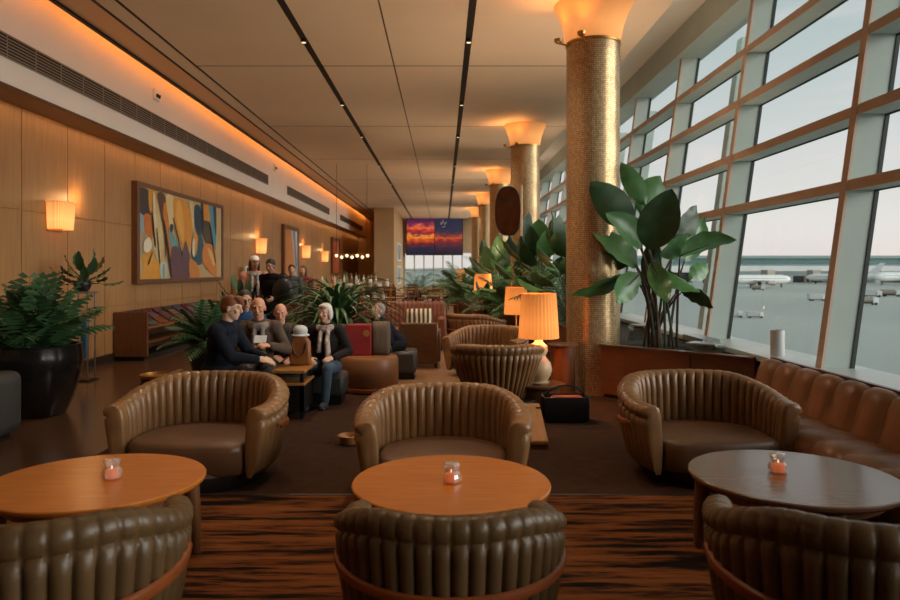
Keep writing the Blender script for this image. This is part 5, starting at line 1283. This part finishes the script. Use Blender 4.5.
# ------------------------------------------------------------------ lights
def light(kind, name, loc, power, col, **kw):
    l = bpy.data.lights.new(name, kind); l.energy = power; l.color = col[:3]
    for k, v in kw.items(): setattr(l, k, v)
    o = bpy.data.objects.new(name, l); COL.objects.link(o); o.location = loc; return o
ORG = (1, .40, .09); WARM = (1, .78, .56)
def aim(o, d): o.rotation_euler = Vector(d).to_track_quat('-Z', 'Y').to_euler()
for i in range(4):
    c = light('AREA', 'cove_strip_light', (-5.06, YB + 6.35 + i * 12.7, ZC + .2), 30, (1, .27, .04), shape='RECTANGLE', size=.05, size_y=12.6)
    c.rotation_euler = (0, math.radians(55), 0)
for i in range(4):
    c = light('AREA', 'wall_wash_strip_light', (XW + .24, YB + 6.35 + i * 12.7, 3.81), 14, (1, .45, .14), shape='RECTANGLE', size=.03, size_y=12.6)
    c.rotation_euler = (0, math.radians(20), 0)
for x in (-2.09, .386):
    for yy in (8.7, 12.5, 16.5, 21, 26, 32):
        light('SPOT', 'ceiling_spot', (x, yy, ZC - .075), 260, WARM, spot_size=math.radians(120), spot_blend=1., shadow_soft_size=.03)
for (x, y_, p_) in ((-1.9, 3.9, 110), (.05, 4.1, 230), (1.98, 4.2, 30)):
    s = light('SPOT', 'table_spot', (x, y_ + .2, ZC - .08), p_, (1, .74, .46), spot_size=math.radians(62), spot_blend=1., shadow_soft_size=.18)
for (x, y_, z, p_) in ((1.1, 8.05, 1.0, 34), (1.36, 13, 1.0, 24), (1.0, 17.5, 1.3, 16), (.58, 23, 1.4, 18)):
    light('POINT', 'lamp_glow', (x, y_, z), p_, (1, .5, .18), shadow_soft_size=.06)
for (y_, z) in ((11.0, 2.72), (21.8, 2.64), (28.9, 2.62), (33.5, 2.52)):
    light('POINT', 'sconce_glow', (XW + .2, y_, z), 8, (1, .55, .22), shadow_soft_size=.08)

sun = light('SUN', 'overcast_daylight', (20, -5, 12), 4.4, (1, .96, .9), angle=math.radians(55))
aim(sun, (-.91, .3, -.07))
for i in range(5):
    for (qx, qy) in ((-.40, -.14), (-.2, -.38)):
        s = light('SPOT', 'column_uplight', (1.97 + qx * 1.2, 9.2 + 7.6 * i + qy * 1.2, 4.60), 18, (1, .40, .12), shadow_soft_size=.05, spot_size=math.radians(125), spot_blend=1.)
        aim(s, (qx * 1.1, qy * 1.1, 1))
# added spots with no fixtures, unseen behind the columns, to brighten the ceiling
for i in range(6):
    for q, p_ in ((0, 500),):
        s = light('SPOT', 'ceiling_fill_spot', (2.1, 9.85 + 7.6 * i, PH + .05), p_, (1, .7, .46), spot_size=math.radians(140), spot_blend=1., shadow_soft_size=.3)
        aim(s, (-.4, -.1, 1))
# ------------------------------------------------------------------ camera
cam = bpy.data.cameras.new('camera'); co = bpy.data.objects.new('camera', cam); COL.objects.link(co)
co.location = (0, 0, HC); co.rotation_euler = (PI / 2, 0, 0)
cam.sensor_width = 36; cam.lens = F / 900 * 36; cam.shift_x = (450 - VX) / 900; cam.shift_y = -(300 - VY) / 900
cam.clip_end = 6000; cam.clip_start = .05
cam.dof.use_dof = True; cam.dof.focus_distance = 6.5; cam.dof.aperture_fstop = 2.4
scene.camera = co
scene.view_settings.view_transform = 'Standard'
scene.view_settings.look = 'None'
scene.view_settings.exposure = 0.
